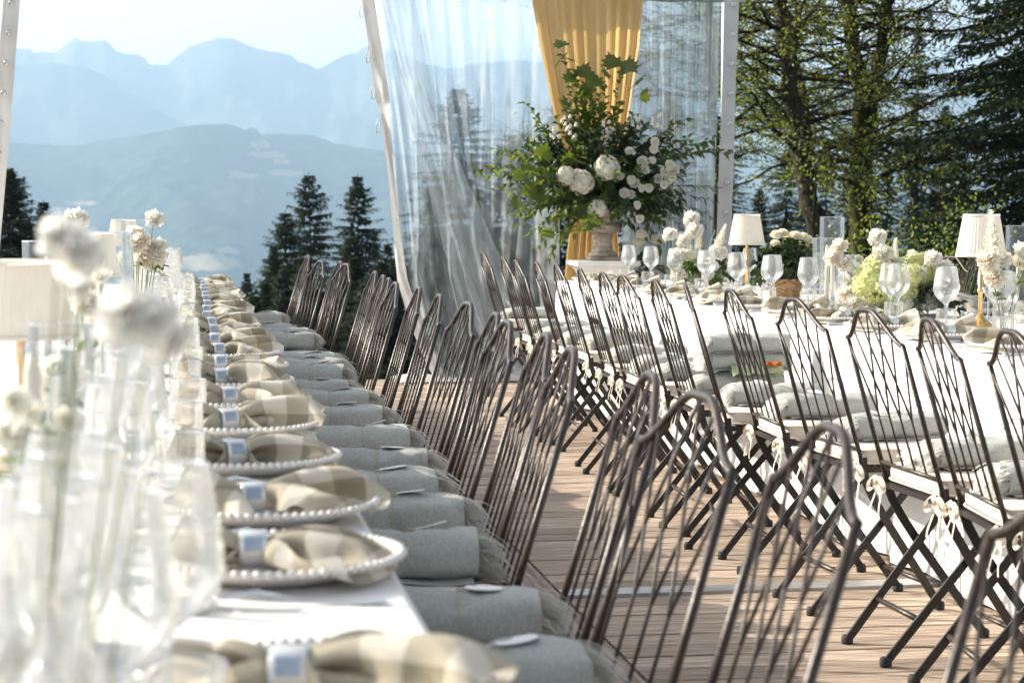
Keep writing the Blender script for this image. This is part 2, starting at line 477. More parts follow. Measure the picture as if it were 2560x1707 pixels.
# ================================================================== THE SETTING
def smooth01(t):
    t = max(0.0, min(1.0, t))
    return t * t * (3 - 2 * t)
def ground_z(x, y):
    dx = max(-3.4 - x, 0, x - 6.8)
    dy = max(-3.5 - y, 0, y - 14.6)
    d = math.hypot(dx, dy)
    side = smooth01((x - 0.16 * y - 1.0) / 6.0)          # the wooded side falls away more gently
    s = 0.30 * (1 - side) + 0.085 * side
    if d < 1200: fall = s * d if side < 1 else (0.085 * min(d, 60) + 0.30 * max(d - 60, 0))
    else: fall = 0.3 * 1200
    return -0.45 - min(fall, 330) + 0.05 * noise.noise(Vector((x * 0.2, y * 0.2, 0)))
def make_terrain():
    mb = MB()
    rings = [0, 2, 4, 6, 8, 10, 12, 14, 16, 18, 21, 25, 30, 36, 44, 55, 70, 90, 120, 170, 250, 380, 560, 800, 1150, 1600, 2300, 3300, 5000]
    na = 72
    def fn(u, v):
        i = u * (len(rings) - 1)
        r = rings[int(round(i))]
        a = 2 * math.pi * v
        x, y = 2 + r * math.sin(a), 6 + r * math.cos(a)
        return (x, y, ground_z(x, y))
    mb.grid(len(rings) - 1, na, fn, wrap=True)
    structure(mb.build('terrain', M['grass']))
make_terrain()

def mountain_material(name, forest1, forest2, meadow, scale):
    m, nt, out = mat_new(name)
    p = nd(nt, 'ShaderNodeBsdfPrincipled'); p.inputs['Roughness'].default_value = 1.0
    p.inputs['Specular IOR Level'].default_value = 0.0
    c, f = noise_col(nt, forest1, forest2, scale, detail=8, coord='Object')
    at = nd(nt, 'ShaderNodeAttribute'); at.attribute_name = 'cover'
    mx = nd(nt, 'ShaderNodeMix'); mx.data_type = 'RGBA'
    nt.links.new(at.outputs['Fac'], mx.inputs[0]); nt.links.new(c, mx.inputs[6])
    mx.inputs[7].default_value = rgb(meadow)
    nt.links.new(mx.outputs[2], p.inputs['Base Color'])
    nt.links.new(p.outputs[0], out.inputs[0])
    return m
def profile_at(pts, px):
    if px <= pts[0][0]: return pts[0][1] + 14 * math.sin((pts[0][0] - px) * 0.008) - 0.03 * min(pts[0][0] - px, 900)
    if px >= pts[-1][0]: return pts[-1][1] + 14 * math.sin((px - pts[-1][0]) * 0.007)
    for (a, b), (c, d) in zip(pts, pts[1:]):
        if a <= px <= c: return b + (d - b) * (px - a) / max(c - a, 1e-6)
def make_range(name, pts, Dr, Db, zb, mat, rough_px, patches=(), relief=30, rows=44, seed=0):
    mb = MB()
    cols = [-1500 + 9 * i for i in range(600)]
    cover = []
    def jit(px):
        return rough_px * (noise.noise(Vector((px * 0.045, seed, 0))) + 0.6 * noise.noise(Vector((px * 0.16, seed, 3))) + 0.35 * noise.noise(Vector((px * 0.5, seed, 9))))
    back = 6
    for px in cols:
        py = profile_at(pts, px) + jit(px)
        d = ray(px, py)
        hl = math.hypot(d.x, d.y)
        ux, uy = d.x / hl, d.y / hl
        el = d.z / hl
        Drr = Dr * (1 + 0.06 * noise.noise(Vector((px * 0.003, seed, 5))))
        zr = CAM_H + Drr * el
        for i in range(-back, rows):
            if i < 0:
                t = -i / back
                D = Drr + t * Dr * 0.25
                z = zr - 0.35 * t * Dr * 0.25 - 20 * t
            else:
                t = i / (rows - 1)
                D = Drr + (Db - Drr) * t
                z = zr + (zb - zr) * (t ** 0.9)
                X, Y = ux * D, uy * D
                z += relief * smooth01(t * 5) * smooth01((1 - t) * 4) * ((1 - 2 * abs(noise.noise(Vector((X / 420, Y / 900, seed))))) * 0.9 - 0.45 + 0.45 * noise.noise(Vector((X / 130, Y / 260, seed + 4))) + 0.2 * noise.noise(Vector((X / 45, Y / 70, seed + 7))))
            X, Y = ux * D, uy * D
            mb.v.append((X, Y, z))
            c = 0.0
            if patches and i >= 0:
                ppy = 535 - (z - CAM_H) / D * FPX
                for (cx, cy_, rx, ry) in patches:
                    q = ((px - cx) / rx) ** 2 + ((ppy - cy_) / ry) ** 2 + 0.55 * noise.noise(Vector((px * 0.11, ppy * 0.3, 2)))
                    c = max(c, smooth01((1.0 - q) * 6))
            cover.append(c)
    m = rows + back
    for a in range(len(cols) - 1):
        for b in range(m - 1):
            i = a * m + b
            mb.f.append((i, i + 1, i + m + 1, i + m))
    o = mb.build(name, mat)
    at = o.data.attributes.new('cover', 'FLOAT', 'POINT')
    at.data.foreach_set('value', cover)
    return structure(o)
FAR = [(-300, 150), (0, 128), (41, 121), (73, 121), (88, 133), (102, 129), (137, 131), (155, 118), (175, 103), (192, 94), (204, 104), (245, 102), (261, 99), (277, 110), (292, 129),
       (318, 135), (347, 137), (369, 149), (373, 163), (408, 162), (428, 155), (441, 141), (469, 120), (510, 105), (547, 96), (583, 95), (604, 106), (641, 122), (694, 131),
       (730, 139), (747, 155), (767, 161), (794, 173), (816, 163), (836, 151), (865, 137), (894, 132), (914, 116), (935, 111), (990, 128), (1060, 160), (1123, 172), (1200, 158),
       (1300, 150), (1420, 165), (1560, 140), (1700, 118), (1828, 122), (1865, 135), (2008, 163), (2069, 175), (2090, 163), (2212, 159), (2330, 150), (2355, 159), (2367, 180), (2416, 196), (2449, 200), (2560, 215)]
SPUR = [(-300, 190), (0, 165), (137, 158), (220, 170), (270, 195), (330, 240), (400, 280), (470, 315), (600, 350), (800, 372), (1000, 380), (1500, 370), (2560, 380)]
NEAR = [(-300, 380), (0, 357), (100, 360), (165, 365), (200, 363), (300, 345), (400, 330), (450, 318), (500, 312), (560, 310), (600, 318), (612, 330), (620, 319), (640, 320), (650, 335),
        (700, 335), (780, 338), (800, 345), (850, 362), (920, 372), (1000, 384), (1100, 402), (1250, 440), (1600, 500), (2100, 480), (2560, 470)]
m_far = mountain_material('far_rock_and_forest', (0.025, 0.035, 0.035), (0.13, 0.13, 0.115), (0.34, 0.31, 0.22), 0.0016)
m_near = mountain_material('hill_forest', (0.006, 0.014, 0.012), (0.045, 0.058, 0.036), (0.25, 0.205, 0.14), 0.014)
make_range('mountain_range', FAR, 9600, 7400, -330, m_far, 3.0, [(61, 220, 48, 18)], 85, rows=70, seed=1)
make_range('mountain_spur', SPUR, 8500, 6900, -330, m_far, 2.0, [], 60, rows=60, seed=2)
make_range('forested_hill', NEAR, 6400, 4300, -330, m_near, 2.2,
           [(650, 363, 28, 11), (668, 388, 48, 10), (700, 405, 30, 6), (608, 441, 44, 7), (590, 432, 20, 4), (716, 434, 44, 8), (200, 508, 46, 6), (156, 522, 28, 6), (510, 655, 95, 22), (565, 625, 30, 9), (150, 560, 70, 5)], 60, 150, seed=3)

# ------------------------------------------------------------------ deck
deck = MB()
deck.box((1.65, 6.35, -0.14), (9.6, 15.8, 0.22))
deck_o = structure(deck.build('deck', M['deck_dark'], smooth=False))
def make_planks():
    # boards running across, beyond x = 1.15; boards running lengthwise on the other side of the joint
    w = 0.138
    mb = MB(); L = 3.28
    mb.box((0, 0, -0.0125), (L, w - 0.005, 0.025))
    me = mb.mesh('plank', M['plank'], False)
    y = -0.9
    while y < 14.15:
        if not (6.03 < y + w / 2 < 6.03 + w):
            place(me, 'plank', deck_o, (1.15 + L / 2 + 0.003, y + w / 2, rnd.uniform(-0.0015, 0.0015)))
        y += w
    mb = MB(); L2 = 2.375
    mb.box((0, 0, -0.0125), (w - 0.005, L2 - 0.004, 0.025))
    me2 = mb.mesh('plank', M['plank_y'], False)
    for i in range(9):
        for k in range(7):
            y0 = -0.2 - L2 * 1.02 + k * L2
            yc = y0 + L2 / 2
            if yc + L2 / 2 > 14.3 or yc < -1:
                continue
            place(me2, 'plank', deck_o, (1.145 - w / 2 - i * w, yc, rnd.uniform(-0.0015, 0.0015)))
    mb = MB()
    mb.box((3.0, 6.10, -0.009), (3.7, 0.10, 0.024))
    mb.build('seam_strip', M['alu'], deck_o, False)
make_planks()
tail = MB()
tail.box((5.5, 6.3, -0.012), (1.8, 15.6, 0.02))
tail.build('deck_panel', M['plank'], deck_o, False)
tail = MB()
tail.box((-1.6, 6.3, -0.012), (2.9, 15.6, 0.02))
tail.build('deck_panel', M['plank'], deck_o, False)
# ------------------------------------------------------------------ trees
def kite(mb, p, d, L, w, side):
    a = p + d * (L * 0.45) + side * (w * 0.5)
    b = p + d * L
    c = p + d * (L * 0.45) - side * (w * 0.5)
    mb.poly((p, a, b, c))
def spruce_meshes(h, rb, seed, whorl=0.36, dens=1.0, tw=0.085, z0=0.06, expo=0.62, fine=False):
    rg = random.Random(seed)
    tr, cr = MB(), MB()
    lean = Vector((rg.uniform(-0.02, 0.02) * h, rg.uniform(-0.02, 0.02) * h, 0))
    tr.tube([Vector((0, 0, -0.4)), lean * 0.4 + Vector((0, 0, h * 0.4)), lean * 0.8 + Vector((0, 0, h * 0.8)), lean + Vector((0, 0, h))], [rb * 0.09 + 0.04, rb * 0.06 + 0.02, 0.035, 0.008], 7)
    z = z0 * h
    while z < h * 0.995:
        f = (h - z) / h
        L0 = rb * f ** expo * (1.0 if f > 0.03 else 0.7)
        step = whorl * (0.45 + 0.55 * min(1, f * 4)) * rg.uniform(0.75, 1.25)
        nb = rg.randint(5, 8)
        a0 = rg.uniform(0, 6.28)
        droop = 0.5 * smooth01(f * 3.2) - 0.55 * (1 - smooth01(f * 6))
        for k in range(nb):
            L = L0 * rg.uniform(0.55, 1.18)
            if rg.random() < 0.07: L *= 1.25
            a = a0 + 6.283 * k / nb + rg.uniform(-0.3, 0.3)
            out = Vector((math.cos(a), math.sin(a), 0))
            sd = Vector((-math.sin(a), math.cos(a), 0))
            zz = z + rg.uniform(-0.4, 0.4) * step
            base = lean * (zz / h) + Vector((0, 0, zz))
            dr = droop * rg.uniform(0.7, 1.25)
            def P(s): return base + out * (L * s) + Vector((0, 0, L * (-dr * s + 0.42 * max(dr, 0) * s * s)))
            cr.tube([P(0), P(0.5), P(1)], [0.012 + 0.010 * L, 0.008 + 0.004 * L, 0.003], 3, False)
            n = max(3, int((2.5 + L * 5.5) * dens))
            for i in range(n):
                s = (i + rg.random()) / n
                s = 0.10 + 0.92 * s
                p = P(min(s, 1))
                tl = min(0.30 * L * (1.15 - s) + 0.10, 0.55) * rg.uniform(0.7, 1.2)
                for sg in (-1, 1):
                    d = (out * rg.uniform(0.5, 0.9) + sd * sg * rg.uniform(0.45, 0.9) + Vector((0, 0, rg.uniform(-0.5, 0.12)))).normalized()
                    up = Vector((rg.uniform(-0.4, 0.4), rg.uniform(-0.4, 0.4), 1)).cross(d).normalized()
                    if fine:
                        for q in range(8):
                            pq = p + d * (tl * (q + 0.2) / 8)
                            dq = (d + Vector((rg.uniform(-0.8, 0.8), rg.uniform(-0.8, 0.8), rg.uniform(-1.0, 0.15)))).normalized()
                            kite(cr, pq, dq, rg.uniform(0.055, 0.11), tw * rg.uniform(0.6, 1.2), Vector((rg.uniform(-1, 1), rg.uniform(-1, 1), 0.6)).cross(dq).normalized())
                        continue
                    kite(cr, p, d, tl, tw * rg.uniform(0.8, 1.4), up)
                    if rg.random() < 0.6:
                        d2 = (d * 0.5 + Vector((rg.uniform(-0.3, 0.3), rg.uniform(-0.3, 0.3), -0.8))).normalized()
                        kite(cr, p + d * tl * 0.4, d2, tl * 0.55 + 0.05, tw, sd)
        z += step
    return tr.mesh('trunk', M['bark']), cr.mesh('crown', M['spruce'], False)
def tree_thing(tm, cm, label, x, y, rz, s, group, name='spruce_tree', zoff=0.0):
    t = thing(name, label, 'tree', (x, y, ground_z(x, y) - 0.1 + zoff), rz, group)
    t.scale = (s, s, s)
    place(tm, 'trunk', t)
    place(cm, 'crown', t)
    return t
SPR = [spruce_meshes(18.0, 3.1, 21, 0.30, 1.7, 0.075), spruce_meshes(18.0, 2.7, 34, 0.30, 1.7, 0.075), spruce_meshes(18.0, 3.3, 57, 0.30, 1.7, 0.075), spruce_meshes(18.0, 2.3, 78, 0.30, 1.7, 0.075, expo=0.7)]
SPR_THIN = spruce_meshes(18.0, 1.3, 91, whorl=0.45, dens=0.6)
def spruce_top(px, py, D, k, label, group, rz=0.0, thin=False, wide=1.0):
    d = ray(px, py)
    hl = math.hypot(d.x, d.y)
    x, y = d.x / hl * D, d.y / hl * D
    ztop = CAM_H + D * d.z / hl
    s = (ztop - ground_z(x, y) + 0.1) / 18.0
    t = tree_thing(*(SPR_THIN if thin else SPR[k % 4]), label, x, y, rz, s, group)
    t.scale = (s * wide * 1.3, s * wide * 1.3, s)
    return t
G1 = 'spruces below the open end of the deck'
spruce_top(797, 431, 62, 0, 'tall slim spruce whose spire rises highest over the chair backs at the open end', G1, 0.4, wide=0.92)
spruce_top(900, 436, 60, 1, 'tall spruce with upswept boughs standing beside the hem of the clear curtain', G1, 2.0, wide=0.95)
spruce_top(728, 525, 58, 2, 'pointed spruce on the valley side of the tallest spire', G1, 1.1, wide=0.85)
spruce_top(681, 612, 56, 1, 'low dense spruce at the foot of the pointed spruce', G1, 4.0, wide=0.8)
spruce_top(664, 628, 60, 3, 'low narrow spruce with a thin leader beside the dense one', G1, 0.3, wide=0.8)
spruce_top(700, 665, 50, 2, 'bushy low spruce below the pointed one', G1, 2.2)
spruce_top(835, 640, 46, 3, 'dark spruce filling the gap under the tall spires', G1, 0.9)
spruce_top(640, 700, 48, 0, 'lowest bushy spruce by the end napkins', G1, 3.6)
spruce_top(952, 571, 64, 0, 'spindly half bare spruce seen just before the curtain hem', G1, 0.3, thin=True)
for i, (px, py, D, k) in enumerate([(655, 735, 36, 0), (715, 720, 38, 1), (780, 700, 34, 2), (830, 715, 37, 3), (885, 640, 42, 1), (940, 650, 36, 0), (1010, 640, 39, 2), (975, 700, 33, 1), (1060, 560, 36, 3), (1120, 600, 34, 0), (1210, 520, 36, 1), (1260, 580, 33, 2), (1330, 560, 35, 3)]):
    spruce_top(px, py, D, k, 'dark young spruce crowding the slope, %s from the napkin end of the tables' % ORD[i + 1], 'young spruces on the slope', i * 0.9, wide=1.25)
spruce_top(984, 600, 52, 3, 'dark spruce half hidden by the curtain hem', G1, 5.0)
spruce_top(850, 585, 50, 2, 'short bushy spruce between the two tall spires', G1, 3.0)
spruce_top(760, 660, 44, 1, 'short dark spruce right behind the far chair backs', G1, 1.7)
spruce_top(900, 690, 40, 0, 'broad dark spruce rising just over the deck edge', G1, 2.7)
spruce_top(576, 688, 78, 3, 'tiny lone spruce tip just beyond the end napkins, the more slender one', G1, 0.0, thin=True)
spruce_top(621, 678, 76, 1, 'tiny spruce tip beside the slender tip beyond the end napkins', G1, 2.0, wide=0.7)
spruce_top(408, 616, 110, 0, 'small dark spruce tip standing alone in front of the pale meadow', G1, 1.0, wide=0.8)
G2 = 'spruces by the far tent edge'
spruce_top(44, 412, 52, 2, 'dense dark spruce right beside the eyeleted tent edge at the valley side', G2, 0.8)
spruce_top(8, 418, 49, 0, 'dark spruce behind the eyeleted tent edge', G2, 2.8)
spruce_top(105, 500, 55, 1, 'smaller spruce next to the dense one at the eyeleted tent edge', G2, 4.1)
spruce_top(84, 545, 50, 3, 'short spruce in front of the dense one at the eyeleted tent edge', G2, 5.1)
spruce_top(-70, 380, 50, 1, 'tall spruce outside the eyeleted tent edge', G2, 3.3)
G3 = 'spruces seen through the clear curtain'
spruce_top(1174, 215, 40, 0, 'large spruce blurred behind the scuffed clear curtain', G3, 0.9, wide=1.15)
spruce_top(1085, 470, 42, 1, 'lower spruce behind the folds of the clear curtain', G3, 2.2)
spruce_top(1290, 330, 38, 2, 'spruce behind the golden drape', G3, 1.2)
spruce_top(1400, 260, 42, 1, 'spruce standing behind the flower urn', G3, 1.9)
spruce_top(1560, 300, 44, 0, 'spruce behind the gathered clear curtain', G3, 3.9)
spruce_top(1680, 240, 40, 2, 'spruce behind the eyeleted edge of the gathered curtain', G3, 4.9)
G4 = 'spruces in the wood beside the deck'
spruce_top(2290, 22, 36, 3, 'slim spruce with open boughs standing against the pale sky', G4, 1.5, wide=0.6)
for i, (px, py, D, lab) in enumerate([
    (1700, 330, 46, 'dark spruce peeping past the eyeleted curtain edge'),
    (1815, 300, 50, 'tall dark spruce deep behind the crooked alder'),
    (1955, 370, 48, 'dark spruce deep between the alder trunks'),
    (2080, 350, 47, 'dark spruce deep behind the forked alder'),
    (2370, 260, 40, 'tall dark spruce between the slim one and the heavy boughed one'),
    (2180, 470, 27, 'broad low spruce behind the hydrangea bouquet'),
    (1960, 560, 25, 'broad low spruce behind the potted roses'),
    (1765, 420, 44, 'dark spruce behind the crooked single alder trunk'),
    (1890, 470, 40, 'dark spruce low between the alder trunks'),
    (2010, 470, 38, 'low dark spruce behind the forked alder'),
    (2130, 430, 42, 'dark spruce on the far side of the forked alder'),
    (2215, 400, 34, 'dark spruce in front of the slim open one'),
    (2395, 380, 30, 'bushy dark spruce under the slim open one'),
    (2330, 470, 26, 'short dark spruce behind the larger lamp'),
    (2060, 520, 28, 'short dark spruce behind the glass chimneys'),
    (1840, 540, 30, 'short dark spruce behind the smaller lamp')]):
    spruce_top(px, py, D, i, lab, G4, i * 1.3)
BIG = spruce_meshes(13.0, 2.35, 140, whorl=0.22, dens=2.6, tw=0.032, fine=True)
p = on_y(2645, 535, 21.0)
tree_thing(*BIG, 'huge dark spruce with heavy boughs at the wood edge beside the larger lamp', p.x, p.y, 0.6, 1.0, G4)
p = on_y(2760, 535, 24.5)
tree_thing(*BIG, 'second huge spruce behind the heavy boughed one', p.x, p.y, 2.6, 1.15, G4)

def alder(path_px, Y, r0, r1, seed, label, limbs, extra=None, leaf_n=8, mossy='bark'):
    rg = random.Random(seed)
    pts = []
    for (px, py) in path_px:
        q = on_y(px, py, Y)
        pts.append(Vector((q.x, q.y + rg.uniform(-0.08, 0.08), q.z)))
    gz = ground_z(pts[-1].x, pts[-1].y)
    pts.append(Vector((pts[-1].x + 0.03, Y, gz - 0.2)))
    pts = pts[::-1]
    root = thing('alder_tree', label, 'tree', (pts[0].x, pts[0].y, gz), 0, 'mossy alders at the wood edge')
    off = Vector((pts[0].x, pts[0].y, gz))
    stems = [pts] + ([[Vector(on_y(a, b, Y + 0.1)) for (a, b) in extra][::-1]] if extra else [])
    tr, lv, br = MB(), MB(), MB()
    for si, st in enumerate(stems):
        st = [q - off for q in st]
        # refine with wobble
        fine = []
        for a, b in zip(st, st[1:]):
            for k in range(4): fine.append(a.lerp(b, k / 4) + Vector((rg.uniform(-1, 1), rg.uniform(-1, 1), 0)) * 0.025)
        fine.append(st[-1])
        n = len(fine)
        ra, rb_ = (r0, r1) if si == 0 else (r0 * 0.72, r1)
        tr.tube(fine, [ra + (rb_ - ra) * i / (n - 1) + rg.uniform(-0.006, 0.01) for i in range(n)], 10)
        zlo = fine[0].z
        for k in range(limbs if si == 0 else limbs * 2 // 3):
            i = rg.uniform(0.30 if si == 0 else 0.1, 0.99) * (n - 1)
            i0 = int(i)
            p0 = fine[i0].lerp(fine[min(i0 + 1, n - 1)], i - i0)
            a = rg.uniform(0, 6.283)
            d = Vector((math.cos(a), math.sin(a) * 0.8, rg.uniform(-0.15, 0.55))).normalized()
            L = rg.uniform(0.5, 2.1)
            q = [p0]
            m = 7
            for j in range(m):
                d = (d + Vector((rg.uniform(-1, 1), rg.uniform(-1, 1), rg.uniform(-0.7, 0.75))) * 0.32).normalized()
                q.append(q[-1] + d * (L / m))
            rr = rg.uniform(0.012, 0.030) * (0.6 + 0.3 * L)
            br.tube(q, [rr * (1 - 0.85 * j / m) for j in range(m + 1)], 5, False)
            for j in range(1, m + 1):
                for _ in range(2):
                    d2 = (d + Vector((rg.uniform(-1, 1), rg.uniform(-1, 1), rg.uniform(-0.8, 0.8))) * 1.0).normalized()
                    tl = rg.uniform(0.18, 0.6)
                    t1 = q[j] + d2 * tl * 0.5 + Vector((0, 0, rg.uniform(-0.05, 0.05)))
                    t2 = q[j] + d2 * tl + Vector((0, 0, rg.uniform(-0.14, 0.04)))
                    br.tube([q[j], t1, t2], [0.006, 0.004, 0.002], 3, False)
                    nn = int(leaf_n * 1.8 * rg.uniform(0.2, 1.5) * (1.45 - 1.0 * (p0.z - zlo) / max(fine[-1].z - zlo, 0.1)))
                    for _l in range(nn):
                        f = rg.random()
                        pb = q[j].lerp(t2, f) + Vector((rg.uniform(-1, 1), rg.uniform(-1, 1), rg.uniform(-1, 1))) * 0.06
                        dl = Vector((rg.uniform(-1, 1), rg.uniform(-1, 1), rg.uniform(-0.9, 0.4))).normalized()
                        kite(lv, pb, dl, rg.uniform(0.032, 0.06), rg.uniform(0.02, 0.034), Vector((rg.uniform(-1, 1), rg.uniform(-1, 1), rg.uniform(-1, 1))).cross(dl).normalized())
    tr.build('trunk', M[mossy], root)
    br.build('limbs', M['bark'], root)
    lv.build('crown', M['alder_leaf'], root, False)
    return root
alder([(1935, -330), (1948, -60), (1960, 90), (1985, 230), (2005, 330), (2012, 430), (2030, 540), (2045, 660)], 20.5, 0.115, 0.075, 5,
      'crooked single alder trunk with twiggy boughs beside the white eyeleted curtain edge', 60, leaf_n=9)
alder([(2108, -330), (2120, -60), (2135, 90), (2150, 210), (2158, 330), (2150, 450), (2145, 560), (2150, 660)], 21.5, 0.13, 0.06, 17,
      'forked mossy alder with two tall stems in front of the slim spruce', 52,
      extra=[(2245, -300), (2225, -40), (2205, 100), (2185, 220), (2172, 340), (2160, 440), (2152, 500)], leaf_n=8, mossy='moss')
alder([(1985, -330), (1995, 40), (1992, 140), (2010, 260), (2030, 420), (2040, 640)], 24.0, 0.055, 0.03, 29,
      'thin leaning alder sapling between the two alder trunks', 30, leaf_n=7)
alder([(1760, -330), (1770, 40), (1775, 200), (1790, 350), (1800, 640)], 25.0, 0.06, 0.04, 41,
      'slender alder hugging the white eyeleted curtain edge', 44, leaf_n=8)
alder([(1500, -200), (1480, 40), (1440, 200), (1400, 400), (1390, 640)], 27.0, 0.07, 0.04, 43,
      'alder whose twigs show through the clear curtain', 44, leaf_n=5)
def shrub(px, Y, w, h, seed, label, mat='alder_leaf', n=3600):
    rg = random.Random(seed)
    q = on_y(px, 600, Y)
    gz = ground_z(q.x, Y)
    root = thing('shrub', label, 'shrub', (q.x, Y, gz), 0, 'undergrowth at the wood edge')
    st, lv = MB(), MB()
    for k in range(16):
        a = rg.uniform(0, 6.28)
        tip = Vector((math.cos(a) * w * rg.uniform(0.2, 0.9), math.sin(a) * w * 0.6, h * rg.uniform(0.55, 1.0)))
        mid = tip * 0.5 + Vector((rg.uniform(-0.1, 0.1), rg.uniform(-0.1, 0.1), 0.15 * h))
        st.tube([(0, 0, 0), mid, tip], [0.018, 0.011, 0.003], 4, False)
        for j in range(n // 16):
            f = rg.uniform(0.15, 1.05)
            p = (mid * (f * 2) if f < 0.5 else mid.lerp(tip, f * 2 - 1)) + Vector((rg.gauss(0, 0.16), rg.gauss(0, 0.16), rg.gauss(0, 0.14)))
            d = Vector((rg.uniform(-1, 1), rg.uniform(-1, 1), rg.uniform(-0.8, 0.6))).normalized()
            kite(lv, p, d, rg.uniform(0.032, 0.06), rg.uniform(0.02, 0.036), Vector((rg.uniform(-1, 1), rg.uniform(-1, 1), rg.uniform(-1, 1))).cross(d).normalized())
    st.build('stems', M['bark'], root)
    lv.build('foliage', M[mat], root, False)
shrub(1930, 19.0, 1.0, 2.3, 1, 'leafy shrub behind the smaller lamp and the potted roses')
shrub(2090, 18.6, 0.9, 2.2, 2, 'leafy shrub behind the glass chimneys')
shrub(2230, 18.0, 1.1, 2.6, 3, 'yellow green shrub behind the stems of the hydrangea bouquet', n=4600)
shrub(2400, 18.8, 1.0, 2.2, 4, 'darker shrub behind the larger lamp', 'leaf')
shrub(1830, 20.0, 0.9, 2.0, 6, 'dark shrub behind the gathered clear curtain edge', 'leaf')

# ================================================================== TENT END
def make_tent():
    Yc = 14.05
    # top rail with its white sleeve
    t = thing('tent_eave_rail', 'white fabric covered eave rail above the clear curtains', 'rail', (2.6, Yc, 2.71))
    mb = MB()
    def fn(u, v):
        x = -1.36 + 2.75 * u
        a = 2 * math.pi * v
        return (x, 0.06 * math.cos(a), 0.13 + 0.13 * math.sin(a) + 0.004 * math.sin(x * 21))
    mb.grid(60, 20, fn, wrap=True)
    mb.build('sleeve', M['tarp'], t)
    for x, lab in ((2.84, 'aluminium tent post hidden behind the golden drape'), (3.88, 'aluminium tent post at the eyeleted edge of the gathered curtain')):
        p = thing('tent_post', lab, 'tent post', (x, Yc + 0.07, 0), 0, 'tent posts')
        mb = MB(); mb.box((0, 0, 1.6), (0.07, 0.07, 3.2)); mb.build('shaft', M['alu'], p, False)
        mb = MB(); mb.box((0, 0, 0.006), (0.16, 0.16, 0.012)); mb.build('base_plate', M['alu'], p, False)
    def interp(pts, z):
        if z >= pts[0][0]: return pts[0][1]
        for (a, b), (c, d) in zip(pts, pts[1:]):
            if z >= c: return b + (d - b) * (a - z) / (a - c)
        return pts[-1][1]
    def Xat(px): return on_y(px, 535, Yc).x
    ZT = 2.80
    # big clear curtain pulled aside: left edge in picture points turned into the curtain's plane
    edge_px = [(0, 918), (150, 940), (300, 962), (450, 978), (600, 992), (700, 1004), (800, 1035), (880, 1066), (935, 1092), (957, 1120)]
    edge = [(on_y(px, py, Yc).z, on_y(px, py, Yc).x) for py, px in edge_px]
    t = thing('clear_curtain', 'large clear vinyl tent curtain pulled aside with a white hem', 'curtain', (0, Yc, 0), 0, 'clear tent curtains')
    xr = Xat(1400)
    rg = random.Random(3)
    folds = [(rg.uniform(0, 1), rg.uniform(0.012, 0.03), rg.uniform(-0.35, 0.1)) for _ in range(16)]
    # two strong gathered folds sweeping from the top edge down to the side
    folds += [(0.13, 0.022, 0.30), (0.20, 0.026, 0.34), (0.27, 0.028, 0.40), (0.17, 0.016, 0.37), (0.08, 0.014, 0.05)]
    def ys(u, z):
        y = 0
        h = (ZT - z) / ZT
        for (c, w, sl) in folds:
            q = (u - c - sl * h * (0.55 + 0.45 * h)) / w
            y += 0.05 * math.exp(-q * q) * (1 if c < 0.5 else -0.6)
        y += 0.03 * noise.noise(Vector((u * 5, z * 0.5, 0))) + 0.008 * noise.noise(Vector((u * 22, z * 3.0, 4)))
        return y * (0.35 + 0.9 * h)
    mb = MB()
    def fn(u, v):
        z = ZT - ZT * v + 0.004
        xl = interp(edge, z)
        return (xl + (xr - xl) * u, ys(u, z), z)
    mb.grid(170, 70, fn)
    mb.build('clear_sheet', M['vinyl'], t)
    # doubled layer: the part of the sheet that is folded over itself
    mb = MB()
    fl = [(z, x + 0.09 + 0.34 * smooth01((2.6 - z) / 2.6)) for z, x in edge]
    fr = [(z, x + 0.32 + 0.62 * smooth01((2.7 - z) / 2.9) ** 1.2) for z, x in edge]
    def fn(u, v):
        z = ZT - ZT * v + 0.004
        a, b = interp(fl, z), interp(fr, z)
        return (a + (b - a) * u, -0.10 + 0.022 * math.sin(u * 17 + z) * (0.5 + v) + 0.05 * math.sin(u * 5 + 2 * z), z)
    mb.grid(70, 60, fn)
    mb.build('folded_sheet', M['vinyl_fold'], t)
    mb = MB()
    def hem(u, v):
        z = ZT - ZT * v + 0.01
        xl = interp(edge, z)
        w = 0.085 * (1 - 0.55 * smooth01((z - 0.0) / 2.0) * (1 if z < 1.6 else 0.6)) + (0.035 if z > 1.95 else 0)
        return (xl - w * 0.45 + w * u, -0.02 + 0.03 * math.sin(u * 3 + z * 4) + 0.012 * noise.noise(Vector((z * 6, u * 3, 1))), z)
    mb.grid(6, 90, hem)
    mb.build('hem_band', M['tarp'], t)
    for z in (2.66, 2.35, 2.1, 1.86):
        x = interp(edge, z) - 0.045
        mb = MB(); mb.tube([(x, -0.03, z), (x - 0.018, -0.04, z - 0.05), (x - 0.012, -0.04, z - 0.105), (x + 0.004, -0.035, z - 0.10), (x + 0.012, -0.03, z - 0.02)], 0.004, 5)
        mb.build('lacing_loop', M['tarp'], t)
    # flap of hem lying on the boards
    mb = MB()
    mb.grid(24, 8, lambda u, v: (1.42 + 1.5 * u, -0.16 + 0.30 * v, 0.012 + 0.05 * math.sin(math.pi * v) * (0.6 + 0.4 * math.sin(u * 14))))
    mb.build('bottom_skirt', M['tarp'], t)
    # gathered curtain on the other side of the drape
    t = thing('gathered_clear_curtain', 'gathered clear vinyl curtain with many vertical folds and an eyeleted white edge', 'curtain', (0, Yc, 0), 0, 'clear tent curtains')
    x0, x1t, x1b = Xat(1560), Xat(1798), Xat(1768)
    mb = MB()
